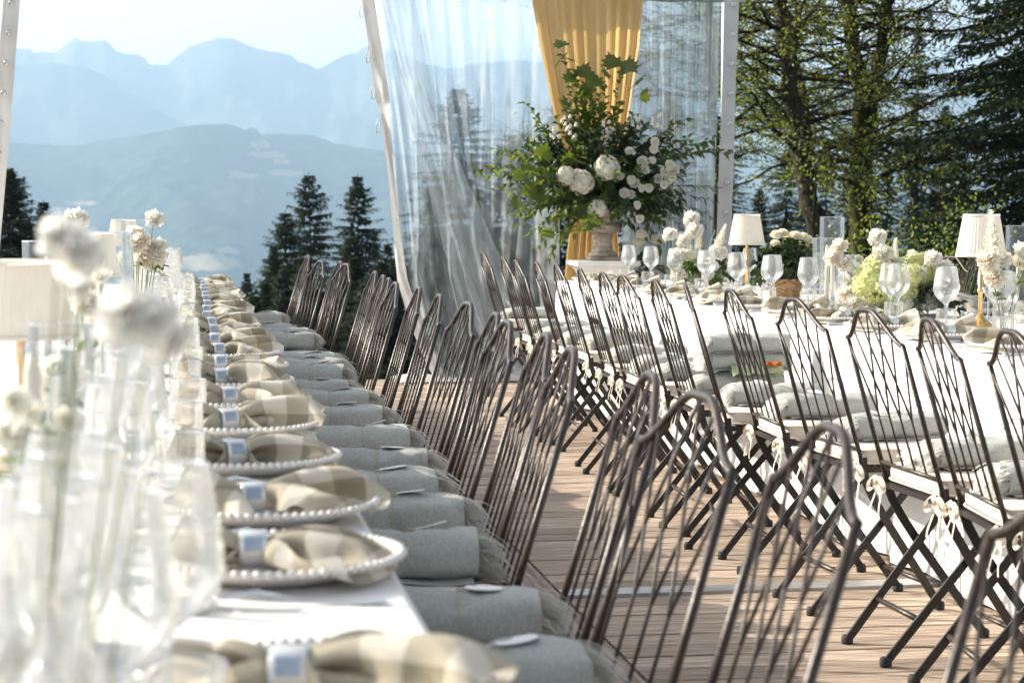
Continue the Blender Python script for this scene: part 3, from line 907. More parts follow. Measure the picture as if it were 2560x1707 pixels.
    def fn(u, v):
        z = ZT - ZT * v + 0.004
        x1 = x1b + (x1t - x1b) * z / ZT
        amp = 0.045 * (1 - 0.3 * v)
        y = amp * math.sin(u * 46 + 1.3 * math.sin(z * 0.8)) + 0.02 * math.sin(u * 97 + z * 1.2) + 0.01 * noise.noise(Vector((u * 20, z * 3, 7)))
        return (x0 + (x1 - x0) * u, y, z)
    mb.grid(220, 50, fn)
    mb.build('clear_sheet', M['vinyl'], t)
    mb = MB()
    def fn2(u, v):
        z = ZT - ZT * v + 0.004
        x1 = x1b + (x1t - x1b) * z / ZT - 0.02
        amp = 0.04
        return (x0 + (x1 - x0) * u, -0.10 + amp * math.sin(u * 33 + 2.0) + 0.015 * math.sin(u * 71 + z), z)
    mb.grid(160, 40, fn2)
    mb.build('inner_sheet', M['vinyl_fold'], t)
    mb = MB()
    def fn3(u, v):
        z = ZT + 0.05 - (ZT + 0.03) * v
        x1 = x1b + (x1t - x1b) * z / ZT
        return (x1 + 0.105 * u, -0.13 + 0.012 * math.sin(z * 3) + 0.01 * math.sin(u * 4 + z * 5), z)
    mb.grid(5, 50, fn3)
    mb.build('edge_band', M['tarp'], t)
    g = MB()
    g.lathe([(0.006, 0.002), (0.016, 0.004), (0.019, 0.0), (0.016, -0.004), (0.006, -0.002)], 14)
    gm = g.mesh('eyelet', M['steel'])
    for py in (17, 91, 164, 237, 311, 384, 457, 531, 605):
        z = on_y(1815, py, Yc).z
        x1 = x1b + (x1t - x1b) * z / ZT
        place(gm, 'eyelet', t, (x1 + 0.06, -0.15, z), (math.pi / 2, 0, 0))
    # the edge of the neighbouring bay on the valley side
    t = thing('valley_tent_edge', 'white eyeleted tent curtain edge hanging at the valley side', 'curtain', (0, Yc, 0))
    e2 = [(on_y(-10 + 45 - 48 * q, 600 * q, Yc).z, on_y(27 - 50 * q, 600 * q, Yc).x) for q in (0, 0.25, 0.5, 0.75, 1.0, 1.6)]
    mb = MB()
    def fn4(u, v):
        z = ZT - ZT * v
        x = interp(e2, z)
        return (x - 0.05 + 0.115 * u, 0.012 * math.sin(z * 3 + u * 3), z + 0.005)
    mb.grid(5, 50, fn4)
    mb.build('edge_band', M['tarp'], t)
    for i, py in enumerate((8, 83, 158, 232, 307, 382)):
        z = on_y(20, py, Yc).z
        place(gm, 'eyelet', t, (interp(e2, z) + 0.005, -0.02, z), (math.pi / 2, 0, 0))
    mb = MB()
    def fn5(u, v):
        z = ZT - ZT * v
        x = interp(e2, z)
        return (x - 0.05 - 1.2 * u, 0.04 * math.sin(u * 30 + z), z + 0.005)
    mb.grid(90, 30, fn5)
    mb.build('clear_sheet', M['vinyl'], t)
    # golden drape round the post
    t = thing('golden_drape', 'golden yellow pleated drape tied in behind the flower urn', 'drape', (0, Yc - 0.22, 0))
    L_px = [(0, 1331), (120, 1352), (280, 1385), (330, 1398), (420, 1432), (470, 1438), (560, 1428), (640, 1418), (710, 1412), (960, 1400)]
    R_px = [(0, 1614), (120, 1602), (260, 1580), (330, 1568), (420, 1545), (470, 1540), (560, 1546), (640, 1552), (710, 1560), (960, 1575)]
    Le = [(on_y(px, py, Yc - 0.22).z, on_y(px, py, Yc - 0.22).x) for py, px in L_px]
    Re = [(on_y(px, py, Yc - 0.22).z, on_y(px, py, Yc - 0.22).x) for py, px in R_px]
    Le.insert(0, (3.0, Le[0][1] - 0.02)); Re.insert(0, (3.0, Re[0][1] + 0.02))
    mb = MB()
    def fn6(u, v):
        z = 2.95 - 2.94 * v
        a, b = interp(Le, z), interp(Re, z)
        uu = u + 0.012 * math.sin(u * 23)
        ph = uu * 2 * math.pi * 9.5
        y = 0.036 * (abs(math.sin(ph * 0.5)) ** 0.6) * 1.6 + 0.02 * math.sin(uu * 17 + 1) - 0.05 * math.sin(math.pi * u)
        return (a + (b - a) * uu, y, z)
    mb.grid(200, 70, fn6)
    mb.build('pleated_cloth', M['drape'], t)
    zt = on_y(1490, 455, Yc).z
    mb = MB()
    a, b = interp(Le, zt), interp(Re, zt)
    mb.lathe([(1.0, -0.03), (1.04, 0), (1.0, 0.03)], 24)
    mb.v = [((a + b) / 2 + x * (b - a) * 0.52, y * 0.09 - 0.02, z + zt) for x, y, z in mb.v]
    mb.build('tie_band', M['drape'], t)
make_tent()

# ================================================================== TABLES
def tablecloth(name, x0, x1, y0, y1, label, seed, z1=0.755):
    rg = random.Random(seed)
    per = []
    step = 0.03
    rad = 0.03
    def line(a, b, nx, ny):
        n = max(2, int(math.hypot(b[0] - a[0], b[1] - a[1]) / step))
        for i in range(n):
            f = i / n
            per.append((a[0] + (b[0] - a[0]) * f, a[1] + (b[1] - a[1]) * f, nx, ny))
    line((x0, y0), (x1, y0), 0, -1); line((x1, y0), (x1, y1), 1, 0); line((x1, y1), (x0, y1), 0, 1); line((x0, y1), (x0, y0), -1, 0)
    n = len(per)
    lv = [0.0, 0.004, 0.012, 0.03, 0.08, 0.16, 0.26, 0.36, 0.46, 0.56, 0.66, 0.715, 0.738]
    mb = MB()
    for k, dz in enumerate(lv):
        t = dz / 0.74
        for i, (x, y, nx, ny) in enumerate(per):
            s = (x + y) * 1.0 + seed
            w = 0.016 * t * (math.sin(s * 9 + 2 * math.sin(s * 2.3)) + 0.6 * math.sin(s * 21 + 1.7)) + 0.04 * t
            if k == 0: w = -0.012
            elif k == 1: w = -0.003
            elif k == 2: w = 0.0
            wob = 0.004 * math.sin(i * 0.13) * (t > 0.9)
            mb.v.append((x + nx * w, y + ny * w, z1 - dz + wob))
    for k in range(len(lv) - 1):
        for i in range(n):
            a = k * n + i; b = k * n + (i + 1) % n
            mb.f.append((a, a + n, b + n, b))
    # top: gentle waves
    base = len(mb.v)
    nx_, ny_ = 30, max(40, int((y1 - y0) / 0.06))
    for i in range(nx_ + 1):
        for j in range(ny_ + 1):
            fx, fy = i / nx_, j / ny_
            e = min(fx, 1 - fx, fy * (y1 - y0), (1 - fy) * (y1 - y0)) > 0.001
            X = x0 + 0.012 + (x1 - x0 - 0.024) * fx; Yv = y0 + 0.012 + (y1 - y0 - 0.024) * fy
            mb.v.append((X, Yv, z1 + (0.0012 * (noise.noise(Vector((X * 7, Yv * 4, seed))) + 0.6 * noise.noise(Vector((X * 3, Yv * 17, seed)))) if e else 0)))
    for i in range(nx_):
        for j in range(ny_):
            a = base + i * (ny_ + 1) + j
            mb.f.append((a, a + ny_ + 1, a + ny_ + 2, a + 1))
    o = mb.build(name, M['linen'])
    return tag(o, label, 'tablecloth', 'white tablecloths')
def table(x0, x1, y0, y1, label):
    t = thing('banquet_table', label, 'table', ((x0 + x1) / 2, (y0 + y1) / 2, 0), 0, 'long banquet tables')
    w, l = x1 - x0 - 0.06, y1 - y0 - 0.06
    mb = MB(); mb.box((0, 0, 0.725), (w, l, 0.03)); mb.build('tabletop', M['plank'], t, False)
    for sx in (-1, 1):
        k = max(2, int(l / 2))
        for i in range(k + 1):
            mb = MB(); mb.tube([(sx * (w / 2 - 0.1), -l / 2 + 0.15 + (l - 0.3) * i / k, 0.0), (sx * (w / 2 - 0.1), -l / 2 + 0.15 + (l - 0.3) * i / k, 0.71)], 0.016, 8)
            mb.build('leg', M['black_metal'], t)
LX0, LX1, LY0, LY1 = -0.86, 0.25, 0.7, 12.55
RX0, RX1, RY0, RY1 = 2.40, 3.62, 3.0, 12.9
table(LX0, LX1, LY0, LY1, 'long table hidden under white cloth at the open side of the tent')
table(RX0, RX1, RY0, RY1, 'long table hidden under white cloth beside the urn pedestal')
tablecloth('tablecloth', LX0, LX1, LY0, LY1, 'white cloth over the table at the open side of the tent', 1)
tablecloth('tablecloth', RX0, RX1, RY0, RY1, 'floor length white cloth over the table beside the urn pedestal', 2)

# ================================================================== CHAIRS
def lean_x(z): return -(z - 0.48) * 0.30
def arch_z(y): return 0.85 + 0.084 * smooth01((1 - min(abs(y) / 0.2, 1)) / 0.86)
def make_chair():
    t = thing('folding_chair', 'x', 'chair', (0, 0, 0))
    br, bk = M['bronze'], M['black_metal']
    for s in (-1, 1):
        mb = MB(); mb.tube([(lean_x(0.455), s * 0.2, 0.455), (lean_x(0.6), s * 0.2, 0.6), (lean_x(0.85), s * 0.2, 0.852)], 0.0068, 10)
        mb.build('back_post', br, t)
    mb = MB()
    ys = [-0.2 + 0.4 * i / 36 for i in range(37)]
    pts = [Vector((lean_x(arch_z(y)), y, arch_z(y))) for y in ys]
    mb.tube(pts, 0.0070, 10); mb.build('arched_top', br, t)
    mb = MB(); mb.tube([(lean_x(0.50), -0.2, 0.50), (lean_x(0.50), 0.2, 0.50)], 0.006, 8); mb.build('lower_rail', br, t)
    sl = 0.42
    def branch(y0, z0, sg, pre=None):
        q = [pre] if pre else []
        z, y = z0, y0
        q.append((y, z))
        while True:
            z += 0.006; y += sg * sl * 0.006
            if abs(y) > 0.196 or z > arch_z(y) - 0.004: break
        q.append((y, z))
        mb = MB()
        mb.tube([(lean_x(b), a, b) for a, b in q], 0.0029, 6)
        mb.build('lattice_bar', br, t)
    for y in (-0.12, -0.04, 0.04, 0.12):
        branch(y, 0.645, -1, (y, 0.50))
        branch(y, 0.648, 1)
    branch(-0.2, 0.648, 1); branch(0.2, 0.648, -1)
    for s in (-1, 1):
        mb = MB()
        a, b = s * 0.2, s * 0.148
        path = [(0.008, a, 0.475), (0.012, s * 0.198, 0.43), (0.024, s * 0.194, 0.395), (0.048, s * 0.19, 0.35), (0.10, s * 0.182, 0.27), (0.28, b, 0.018)]
        mb.flat(path, 0.024, 0.008); mb.build('front_leg', bk, t, False)
        mb = MB(); mb.flat([(0.215, s * 0.172, 0.43), (-0.12, s * 0.142, 0.016)], 0.022, 0.008); mb.build('rear_leg', bk, t, False)
        for x, y in ((0.283, b), (-0.124, s * 0.142)):
            mb = MB(); mb.lathe([(0.0, 0.0), (0.015, 0.0), (0.0165, 0.004), (0.0165, 0.02), (0.013, 0.026), (0.0, 0.026)], 12, (x, y, 0)); mb.build('foot_cap', M['rubber'], t)
    mb = MB(); mb.tube([(-0.034, -0.152, 0.122), (-0.034, 0.152, 0.122)], 0.0085, 8); mb.build('stretcher', bk if False else br, t)
    mb = MB(); mb.tube([(0.235, -0.16, 0.085), (0.235, 0.16, 0.085)], 0.0075, 8); mb.build('stretcher', br, t)
    mb = MB()
    for s in (-1, 1): mb.box((0.175, s * 0.186, 0.437), (0.35, 0.02, 0.016))
    mb.box((0.35, 0, 0.437), (0.02, 0.39, 0.015)); mb.box((0.005, 0, 0.437), (0.018, 0.36, 0.015))
    for k in range(5): mb.box((0.06 + 0.06 * k, 0, 0.435), (0.03, 0.37, 0.006))
    mb.build('seat_frame', bk, t, False)
    # tied cushion
    mb = MB()
    def sup(u, v):
        a = 2 * math.pi * v; b = -math.pi / 2 + math.pi * u
        def sg(x, e): return math.copysign(abs(x) ** e, x)
        x = sg(math.cos(b), 0.25) * sg(math.cos(a), 0.22); y = sg(math.cos(b), 0.25) * sg(math.sin(a), 0.22); z = sg(math.sin(b), 0.55)
        return (0.185 + 0.183 * x, 0.196 * y, 0.475 + 0.028 * z + 0.004 * noise.noise(Vector((x * 2, y * 2, z))))
    mb.grid(14, 48, sup, wrap=True)
    c = mb.build('cushion', M['cushion'], t)
    for z in (0.456, 0.494):
        mb = MB()
        q = []
        for i in range(49):
            a = 2 * math.pi * i / 48
            sg = lambda x, e: math.copysign(abs(x) ** e, x)
            q.append((0.185 + 0.184 * sg(math.cos(a), 0.22), 0.197 * sg(math.sin(a), 0.22), z))
        mb.tube(q, 0.0035, 5, False); mb.build('piping', M['cushion'], c)
    for s in (-1, 1):
        mb = MB()
        rg = random.Random(5 + s)
        o = Vector((-0.008, s * 0.205, 0.445))
        for k in (-1, 1):
            def loop(u, v, k=k):
                a = 2 * math.pi * u
                return o + Vector((0.012 * (v - 0.5) - 0.012, k * 0.030 * (1 - math.cos(a)), 0.018 * math.sin(a) - 0.010 * (1 - math.cos(a)) + 0.009 * (v - 0.5)))
            mb.grid(14, 1, loop)
            def tailf(u, v, k=k):
                return o + Vector((-0.012 + 0.006 * math.sin(u * 5), k * (0.008 + 0.03 * u), -0.085 * u - 0.015 * u * u + 0.0)) + Vector((0.0, 0.011 * (v - 0.5) * 1.0, 0.0))
            mb.grid(8, 1, tailf)
        mb.lathe([(0.0, -0.008), (0.009, -0.005), (0.010, 0.003), (0, 0.008)], 8, tuple(o + Vector((-0.01, 0, 0))))
        mb.build('bow', M['tie'], c)
    return t
chair0 = make_chair()
S_ = 0.897
R_ROW = [(2447, 897, 0, 0, 2485, 832), (2292, 854, 2392, 877, 2322, 801), (2124, 826, 2257, 846, 2165, 777), (1945, 795, 2065, 815, 1984, 750), (1807, 767, 1874, 781, 1826, 728),
         (1692, 735, 1710, 762, 1692, 715), (1587, 741, 1629, 747, 1595, 704), (1525, 728, 1580, 733, 1540, 692), (1476, 718, 1517, 726, 1486, 685), (1444, 698, 1472, 718, 1450, 675),
         (1384, 694, 1415, 702, 1391, 663), (1338, 680, 1359, 690, 1341, 658), (1282, 684, 1309, 686, 1289, 653), (1250, 675, 1276, 678, 1258, 647), (1229, 661, 1252, 669, 1229, 633)]
L_ROW = [(2461, 1365, 0, 0, 2600, 1290), (1955, 1169, 2167, 1238, 2082, 1075), (1615, 1082, 1845, 1116, 1746, 992), (1550, 1008, 1646, 1045, 1627, 941), (1366, 935, 1429, 967, 1421, 877),
         (1323, 898, 1376, 926, 1366, 841), (1223, 861, 1291, 886, 1268, 808), (1199, 829, 1245, 845, 1240, 788), (1125, 812, 1191, 824, 1170, 761), (1066, 792, 1101, 798, 1099, 741),
         (1019, 763, 1044, 773, 1048, 722), (960, 745, 995, 753, 989, 710), (0, 0, 0, 0, 972, 699), (0, 0, 0, 0, 958, 692), (0, 0, 938, 714, 940, 682), (830, 695, 878, 701, 865, 662),
         (0, 0, 0, 0, 851, 656), (760, 675, 800, 683, 794, 654), (0, 0, 0, 0, 767, 640)]
def chair_pose(e, facing):
    top = on_z(e[4], e[5], 0.932)
    D = math.hypot(top.x, top.y)
    phi = math.atan2(top.x, top.y)
    a = rnd.uniform(-0.06, 0.06)
    if e[0] and e[2]:
        s = abs(e[2] - e[0]) * D / (FPX * 0.40)
        a = phi - math.asin(min(s, 0.95))
    return top, a
chairs = []
used = [False]
def put_chair(x, y, rz, label, group):
    if not used[0]:
        used[0] = True
        c = chair0
        c.location = (x, y, 0); c.rotation_euler = (0, 0, rz); c['label'] = label
    else: c = dup(chair0, (x, y, 0), (0, 0, rz), label)
    c['group'] = group
    return c
R_ch, L_ch = [], []
nR, nL = len(R_ROW), len(L_ROW)
for i, e in enumerate(R_ROW):
    top, a = chair_pose(e, 1)
    top.x = 1.83 + max(-0.06, min(0.09, top.x - 1.83))
    if i == nR - 1: top.y = min(top.y, 13.0)
    if i == 5: a = math.atan2(top.x, top.y) - 0.03
    # facing +x, turned so that the line of its posts points along (sin a, cos a)
    rz = -a
    fx, fy = math.cos(rz), math.sin(rz)
    x, y = top.x + 0.135 * fx, top.y + 0.135 * fy
    R_ch.append((x, y, rz))
    put_chair(x, y, rz, 'dark bronze lattice-backed folding chair, %s from the urn along %s' % (ORD[nR - i], URN_T), 'chairs along ' + URN_T)
for i, e in enumerate(L_ROW):
    top, a = chair_pose(e, -1)
    top.x = 0.765 + max(-0.05, min(0.05, top.x - 0.765))
    a = max(-0.16, min(0.16, a))
    rz = math.pi - a
    if i == 0: top = Vector((0.875, 1.80, 0)); rz = math.pi + 0.03
    if i == nL - 1: top.y = 12.2
    fx, fy = math.cos(rz), math.sin(rz)
    x, y = top.x + 0.135 * fx, top.y + 0.135 * fy
    L_ch.append((x, y, rz))
    put_chair(x, y, rz, 'dark bronze lattice-backed folding chair, %s from the deck end along %s' % (ORD[nL - i], OPEN_T), 'chairs along ' + OPEN_T)
for k, (px, py, r) in enumerate([(2192, 636, 0.2), (2327, 628, -0.5), (2380, 644, 0.3), (2428, 640, -0.2), (2530, 640, 0.1)]):
    q = on_z(px, py, 0.932)
    put_chair(q.x - 0.12, min(q.y, 13.7), math.pi + r, 'dark bronze lattice-backed folding chair on the wood side, %s from the urn' % ORD[k + 1], 'chairs on the wood side of ' + URN_T)

# ================================================================== BLANKETS
def make_blanket(seed):
    rg = random.Random(seed)
    t = thing('rolled_blanket', 'x', 'blanket')
    L = 0.315
    tie = rg.uniform(0.40, 0.5)
    def sec(u, a):
        x = L * u
        pin = 1 - 0.17 * math.exp(-((u - tie) / 0.07) ** 2) - 0.12 * (abs(2 * u - 1) ** 8)
        ca, sa = math.cos(a), math.sin(a)
        y = 0.077 * math.copysign(abs(ca) ** 0.8, ca) * pin
        z = 0.049 + 0.049 * math.copysign(abs(sa) ** 0.75, sa) * (pin if sa > 0 else 1)
        w = 0.008 * noise.noise(Vector((x * 11, a * 1.2, seed))) + 0.004 * noise.noise(Vector((x * 26, a * 1.4, seed))) + 0.0025 * noise.noise(Vector((x * 60, a * 4, seed)))
        return (x, y * (1 + w * 8), z + w)
    mb = MB()
    mb.grid(26, 28, lambda u, v: sec(u, 2 * math.pi * v), wrap=True)
    for u, fl in ((0, 1), (1, 0)):
        # spiral end: rings stepping in and out
        nring = 7
        base = len(mb.v)
        for k in range(nring + 1):
            f = 1 - k / nring * 0.98
            for j in range(28):
                p = sec(u, 2 * math.pi * j / 28)
                mb.v.append((p[0] + (0.006 if k % 2 else 0) * (1 if fl else -1), p[1] * f, 0.049 + (p[2] - 0.049) * f))
        for k in range(nring):
            for j in range(28):
                a = base + k * 28 + j; b = base + k * 28 + (j + 1) % 28
                mb.f.append((a, b, b + 28, a + 28))
    mb.build('roll', M['blanket'], t)
    # folded under layer
    mb = MB()
    mb.grid(16, 6, lambda u, v: (L * (0.03 + 0.95 * u), -0.088 + 0.176 * v, 0.006 + 0.004 * math.sin(u * 9 + v * 3) + 0.006 * (1 - abs(2 * v - 1))))
    mb.build('under_fold', M['blanket'], t)
    # fringe at the back end
    fr = MB()
    for k in range(270):
        a = rg.uniform(0, 2 * math.pi)
        rr = rg.uniform(0.55, 1.0)
        p = sec(0.01, a)
        p = Vector((p[0], p[1] * rr, 0.049 + (p[2] - 0.049) * rr))
        ln = rg.uniform(0.04, 0.085)
        d = Vector((-1, rg.gauss(0, 0.25), rg.gauss(0, 0.15)))
        pts = [p]
        for s in range(4):
            d.z -= rg.uniform(0.15, 0.5)
            q = pts[-1] + d.normalized() * (ln / 4)
            q.z = max(q.z, 0.004)
            pts.append(q)
        wv = Vector((0, 0.0016, 0.0008))
        b = len(fr.v)
        for q in pts: fr.v.append(tuple(q - wv)); fr.v.append(tuple(q + wv))
        for s in range(4): fr.f.append((b + 2 * s, b + 2 * s + 1, b + 2 * s + 3, b + 2 * s + 2))
    fr.build('fringe', M['fringe'], t, False)
    mb = MB()
    mb.tube([Vector(sec(tie, 2 * math.pi * i / 24)) * 1.0 + Vector((0, 0, 0.001)) for i in range(25)], 0.0016, 5, False)
    top = sec(tie, math.pi / 2)
    mb.tube([Vector((top[0], 0, top[2])) + Vector((0.018 * math.cos(a) - 0.018, 0.012 * math.sin(a), 0.006 + 0.004 * math.sin(a * 2))) for a in [k * 0.6 for k in range(11)]], 0.0012, 4, False)
    mb.build('string', M['string'], t)
    mb = MB()
    mb.lathe([(0.0, 0.0012), (0.031, 0.0012), (0.0315, 0), (0.031, -0.0012), (0, -0.0012)], 26)
    q = sec(tie - 0.14, math.pi / 2)
    o = mb.build('tag', M['paper'], t, False, loc=(q[0], rg.uniform(-0.02, 0.01), q[2] + 0.004))
    o.rotation_euler = (rg.uniform(-0.1, 0.25), rg.uniform(-0.25, 0.05), rg.uniform(0, 3))
    return t
BL = [make_blanket(s) for s in (1, 2, 3, 4)]
bl_used = [0, 0, 0, 0]
def put_blanket(k, x, y, rz, dx, label, group, z=0.503):
    fx, fy = math.cos(rz), math.sin(rz)
    loc = (x + dx * fx, y + dx * fy, z)
    rot = (0, 0, rz + rnd.uniform(-0.13, 0.13))
    if not bl_used[k]:
        bl_used[k] = 1
        b = BL[k]; b.location = loc; b.rotation_euler = rot; b['label'] = label
    else: b = dup(BL[k], loc, rot, label)
    q = rnd.uniform(0.92, 1.06)
    fl = 0.82 if x > 1.5 else 1.0
    b.scale = (rnd.uniform(0.95, 1.04), q * rnd.uniform(0.95, 1.08) * (0.9 if x > 1.5 else 1), q * fl * rnd.uniform(0.86, 1.05))
    b['group'] = group
    return b
for i, (x, y, rz) in enumerate(L_ch):
    put_blanket(i % 4, x, y, rz, 0.045, 'rolled grey fringed blanket on the %s chair from the deck end along %s' % (ORD[nL - i], OPEN_T), 'rolled blankets along ' + OPEN_T)
for i, (x, y, rz) in enumerate(R_ch):
    put_blanket((i + 1) % 4, x, y, rz, 0.05, 'rolled grey fringed blanket on the %s chair from the urn along %s' % (ORD[nR - i], URN_T), 'rolled blankets along ' + URN_T)
# extra blankets and a printed scarf on two chairs beside the urn-side table
for i, (ci, dz) in enumerate(((6, 0.085), (6, 0.150))):
    x, y, rz = R_ch[ci]
    put_blanket(i, x + 0.02, y, rz, 0.06, ['second rolled blanket stacked on the chair with the printed scarf', 'top rolled blanket above the printed scarf', 'extra rolled blanket stacked on the chair before the one with the scarf'][i], 'extra stacked blankets', 0.503 + dz)
def scarf():
    x, y, rz = R_ch[6]
    t = thing('printed_scarf', 'small printed scarf in red and green squeezed between rolled blankets', 'scarf', (x + 0.16, y - 0.08, 0.60), rz)
    mb = MB()
    mb.grid(16, 10, lambda u, v: (-0.02 + 0.2 * u, -0.06 + 0.09 * v, 0.004 + 0.012 * abs(math.sin(u * 11 + v * 5)) - 0.03 * smooth01((0.4 - v) * 2.5)))
    mb.build('printed_cloth', M['scarf_green'], t)
    mb = MB()
    mb.grid(8, 8, lambda u, v: (0.10 + 0.07 * u, -0.075 + 0.05 * v, 0.010 + 0.02 * abs(math.sin(u * 6 + v * 3))))
    mb.build('red_corner', M['scarf_red'], t)
scarf()

# ================================================================== TABLEWARE
Z_L = 0.7565
def make_plate():
    t = thing('charger_plate', 'x', 'plate')
    mb = MB()
    mb.lathe([(0.0, 0.004), (0.06, 0.003), (0.088, 0.0), (0.094, 0.001), (0.104, 0.006), (0.128, 0.014), (0.147, 0.0215), (0.150, 0.024), (0.147, 0.0262), (0.128, 0.019), (0.105, 0.012), (0.06, 0.009), (0.0, 0.009)], 64)
    mb.build('dish', M['plate'], t)
    mb = MB()
    n = 74
    for i in range(n):
        a = 2 * math.pi * i / n
        c = Vector((0.151 * math.cos(a), 0.151 * math.sin(a), 0.0255))
        mb.lathe([(0.0001, -0.0056), (0.0042, -0.0036), (0.0057, 0), (0.0042, 0.0040), (0.0001, 0.0056)], 8, tuple(c))
    mb.build('beaded_rim', M['plate'], t)
    return t
plate0 = make_plate()
import numpy as np
def relax_napkin(seed, n=30, LX=0.37, LY=0.46):
    """square of linen gathered into a ring and let fall: points moved until the weave keeps its length"""
    rs = np.random.RandomState(seed)
    u, v = np.meshgrid(np.linspace(0, 1, n), np.linspace(0, 1, n), indexing='ij')
    ph = rs.uniform(0, 6.28, 6)
    X = np.stack([(u - 0.36) * LX, (v - 0.5) * LY * 0.55, 0.075 + 0.050 * np.sin(v * (15 + rs.uniform(-3, 4)) + ph[0] + 3.0 * u * rs.uniform(-1, 1)) * (0.4 + u) + 0.018 * np.sin(v * 33 + ph[1]) + 0.022 * np.sin(u * (8 + rs.uniform(0, 5)) + v * 6 + ph[2]) * u], -1).reshape(-1, 3)
    X += rs.normal(0, 0.001, X.shape)
    idx = np.arange(n * n).reshape(n, n)
    sets = []
    def add(a, b, rest, k): sets.append((a.ravel(), b.ravel(), rest, k))
    dx, dy = LX / (n - 1), LY / (n - 1)
    for q in (0, 1):
        add(idx[q:-1:2, :], idx[q + 1::2, :], dx, 1.0)
        add(idx[:, q:-1:2], idx[:, q + 1::2], dy, 1.0)
    dg = math.hypot(dx, dy)
    for q in (0, 1):
        add(idx[q:-1:2, :-1], idx[q + 1::2, 1:], dg, 0.5)
        add(idx[q:-1:2, 1:], idx[q + 1::2, :-1], dg, 0.5)
    for st, rest, k in ((2, 2 * dx, 0.22), (3, 3 * dx, 0.12)): add(idx[:-st, :], idx[st:, :], rest, k)
    for st, rest, k in ((2, 2 * dy, 0.12), (3, 3 * dy, 0.06)): add(idx[:, :-st], idx[:, st:], rest, k)
    V = np.zeros_like(X)
    row = int(0.36 * (n - 1))
    pin = idx[row - 1:row + 2, :].ravel()
    pinx = (np.repeat(np.arange(-1, 2), n)) * 0.010
    steps = 105
    for s in range(steps):
        f = min(1.0, s / 60.0)
        V *= 0.86
        V[:, 2] -= 0.00030
        Xo = X.copy()
        X = X + V
        for it in range(7):
            for a_, b_, rest, k in sets:
                d = X[b_] - X[a_]
                L = np.sqrt((d * d).sum(1)) + 1e-9
                c = (0.5 * k * (L - rest) / L)[:, None] * d
                if k < 0.3:
                    np.add.at(X, a_, c); np.add.at(X, b_, -c)
                else:
                    X[a_] += c; X[b_] -= c
            # ring
            r = 0.19 * (1 - f) ** 1.5 + 0.0165
            P = X[pin]
            q = P[:, 1:] - np.array([0.0, 0.0205])
            L = np.sqrt((q * q).sum(1)) + 1e-9
            w = np.minimum(1.0, r / L)[:, None]
            P[:, 1:] = np.array([0.0, 0.0205]) + q * w
            P[:, 0] += 0.3 * (pinx - P[:, 0])
            X[pin] = P
            # plate and table
            rr = np.sqrt((X[:, 0] - 0.035) ** 2 + X[:, 1] ** 2)
            fl = np.where(rr < 0.158, 0.004 + 0.016 * np.clip((rr - 0.10) / 0.05, 0, 1), -0.006)
            X[:, 2] = np.maximum(X[:, 2], fl)
        if s % 2 == 0:
            D = X[:, None, :].astype(np.float32) - X[None, :, :].astype(np.float32)
            d2 = (D * D).sum(-1)
            np.fill_diagonal(d2, 1)
            ii, jj = np.nonzero(d2 < 0.0095 ** 2)
            gi, gj = np.abs(ii // n - jj // n), np.abs(ii % n - jj % n)
            m = (gi + gj) > 2
            ii, jj = ii[m], jj[m]
            if len(ii):
                d = X[ii] - X[jj]
                L = np.sqrt((d * d).sum(1)) + 1e-9
                np.add.at(X, ii, (0.25 * (0.0095 - L) / L)[:, None] * d)
        V = np.clip(X - Xo, -0.012, 0.012)
    return X.reshape(n, n, 3)
def make_napkin(seed):
    t = thing('napkin', 'x', 'napkin')
    n = 30
    X = relax_napkin(seed, n)
    X[:, :, 0] -= 0.035
    mb = MB()
    mb.grid(n - 1, n - 1, lambda a, b: X[int(round(a * (n - 1))), int(round(b * (n - 1)))], uv=True)
    o = mb.build('cloth', M['napkin'], t)
    sd = o.modifiers.new('weave', 'SUBSURF'); sd.levels = 1; sd.render_levels = 1
    return t
NAP = [make_napkin(s) for s in (2, 5, 9, 14, 23, 31, 40, 47, 58)]
nap_used = [0] * 9
def make_ring():
    """white band with a blue field and a cream stripe"""
    t = thing('napkin_ring', 'x', 'napkin ring')
    def band(x0, x1, r, a0, a1, n=20):
        mb = MB()
        mb.grid(1, n, lambda u, v: (x0 + (x1 - x0) * u, r * 1.05 * math.cos(a0 + (a1 - a0) * v), 0.021 + r * math.sin(a0 + (a1 - a0) * v)))
        return mb
    mb = MB()
    prof = [(0.0200, -0.0165), (0.0213, -0.017), (0.0220, -0.0155), (0.0220, 0.0155), (0.0213, 0.017), (0.0200, 0.0165), (0.0200, -0.0165)]
    mb.lathe(prof, 32)
    mb.v = [(z, x * 1.05, y + 0.021) for x, y, z in mb.v]
    mb.build('band', M['ring_white'], t)
    # the face towards the plate's front (local -y) carries the fields
    band(-0.011, 0.011, 0.0223, math.pi + 0.02, math.pi - 0.85).build('blue_field', M['ring_blue'], t)
    band(-0.011, 0.011, 0.0223, math.pi + 0.22, math.pi + 0.10).build('cream_stripe', M['ring_cream'], t)
    return t
ring0 = make_ring()
def rib_fn(n, amp, zlo=-1, zhi=9):
    return lambda i, j, z: (amp * (1 if j % 2 else -1)) if zlo < z < zhi else 0
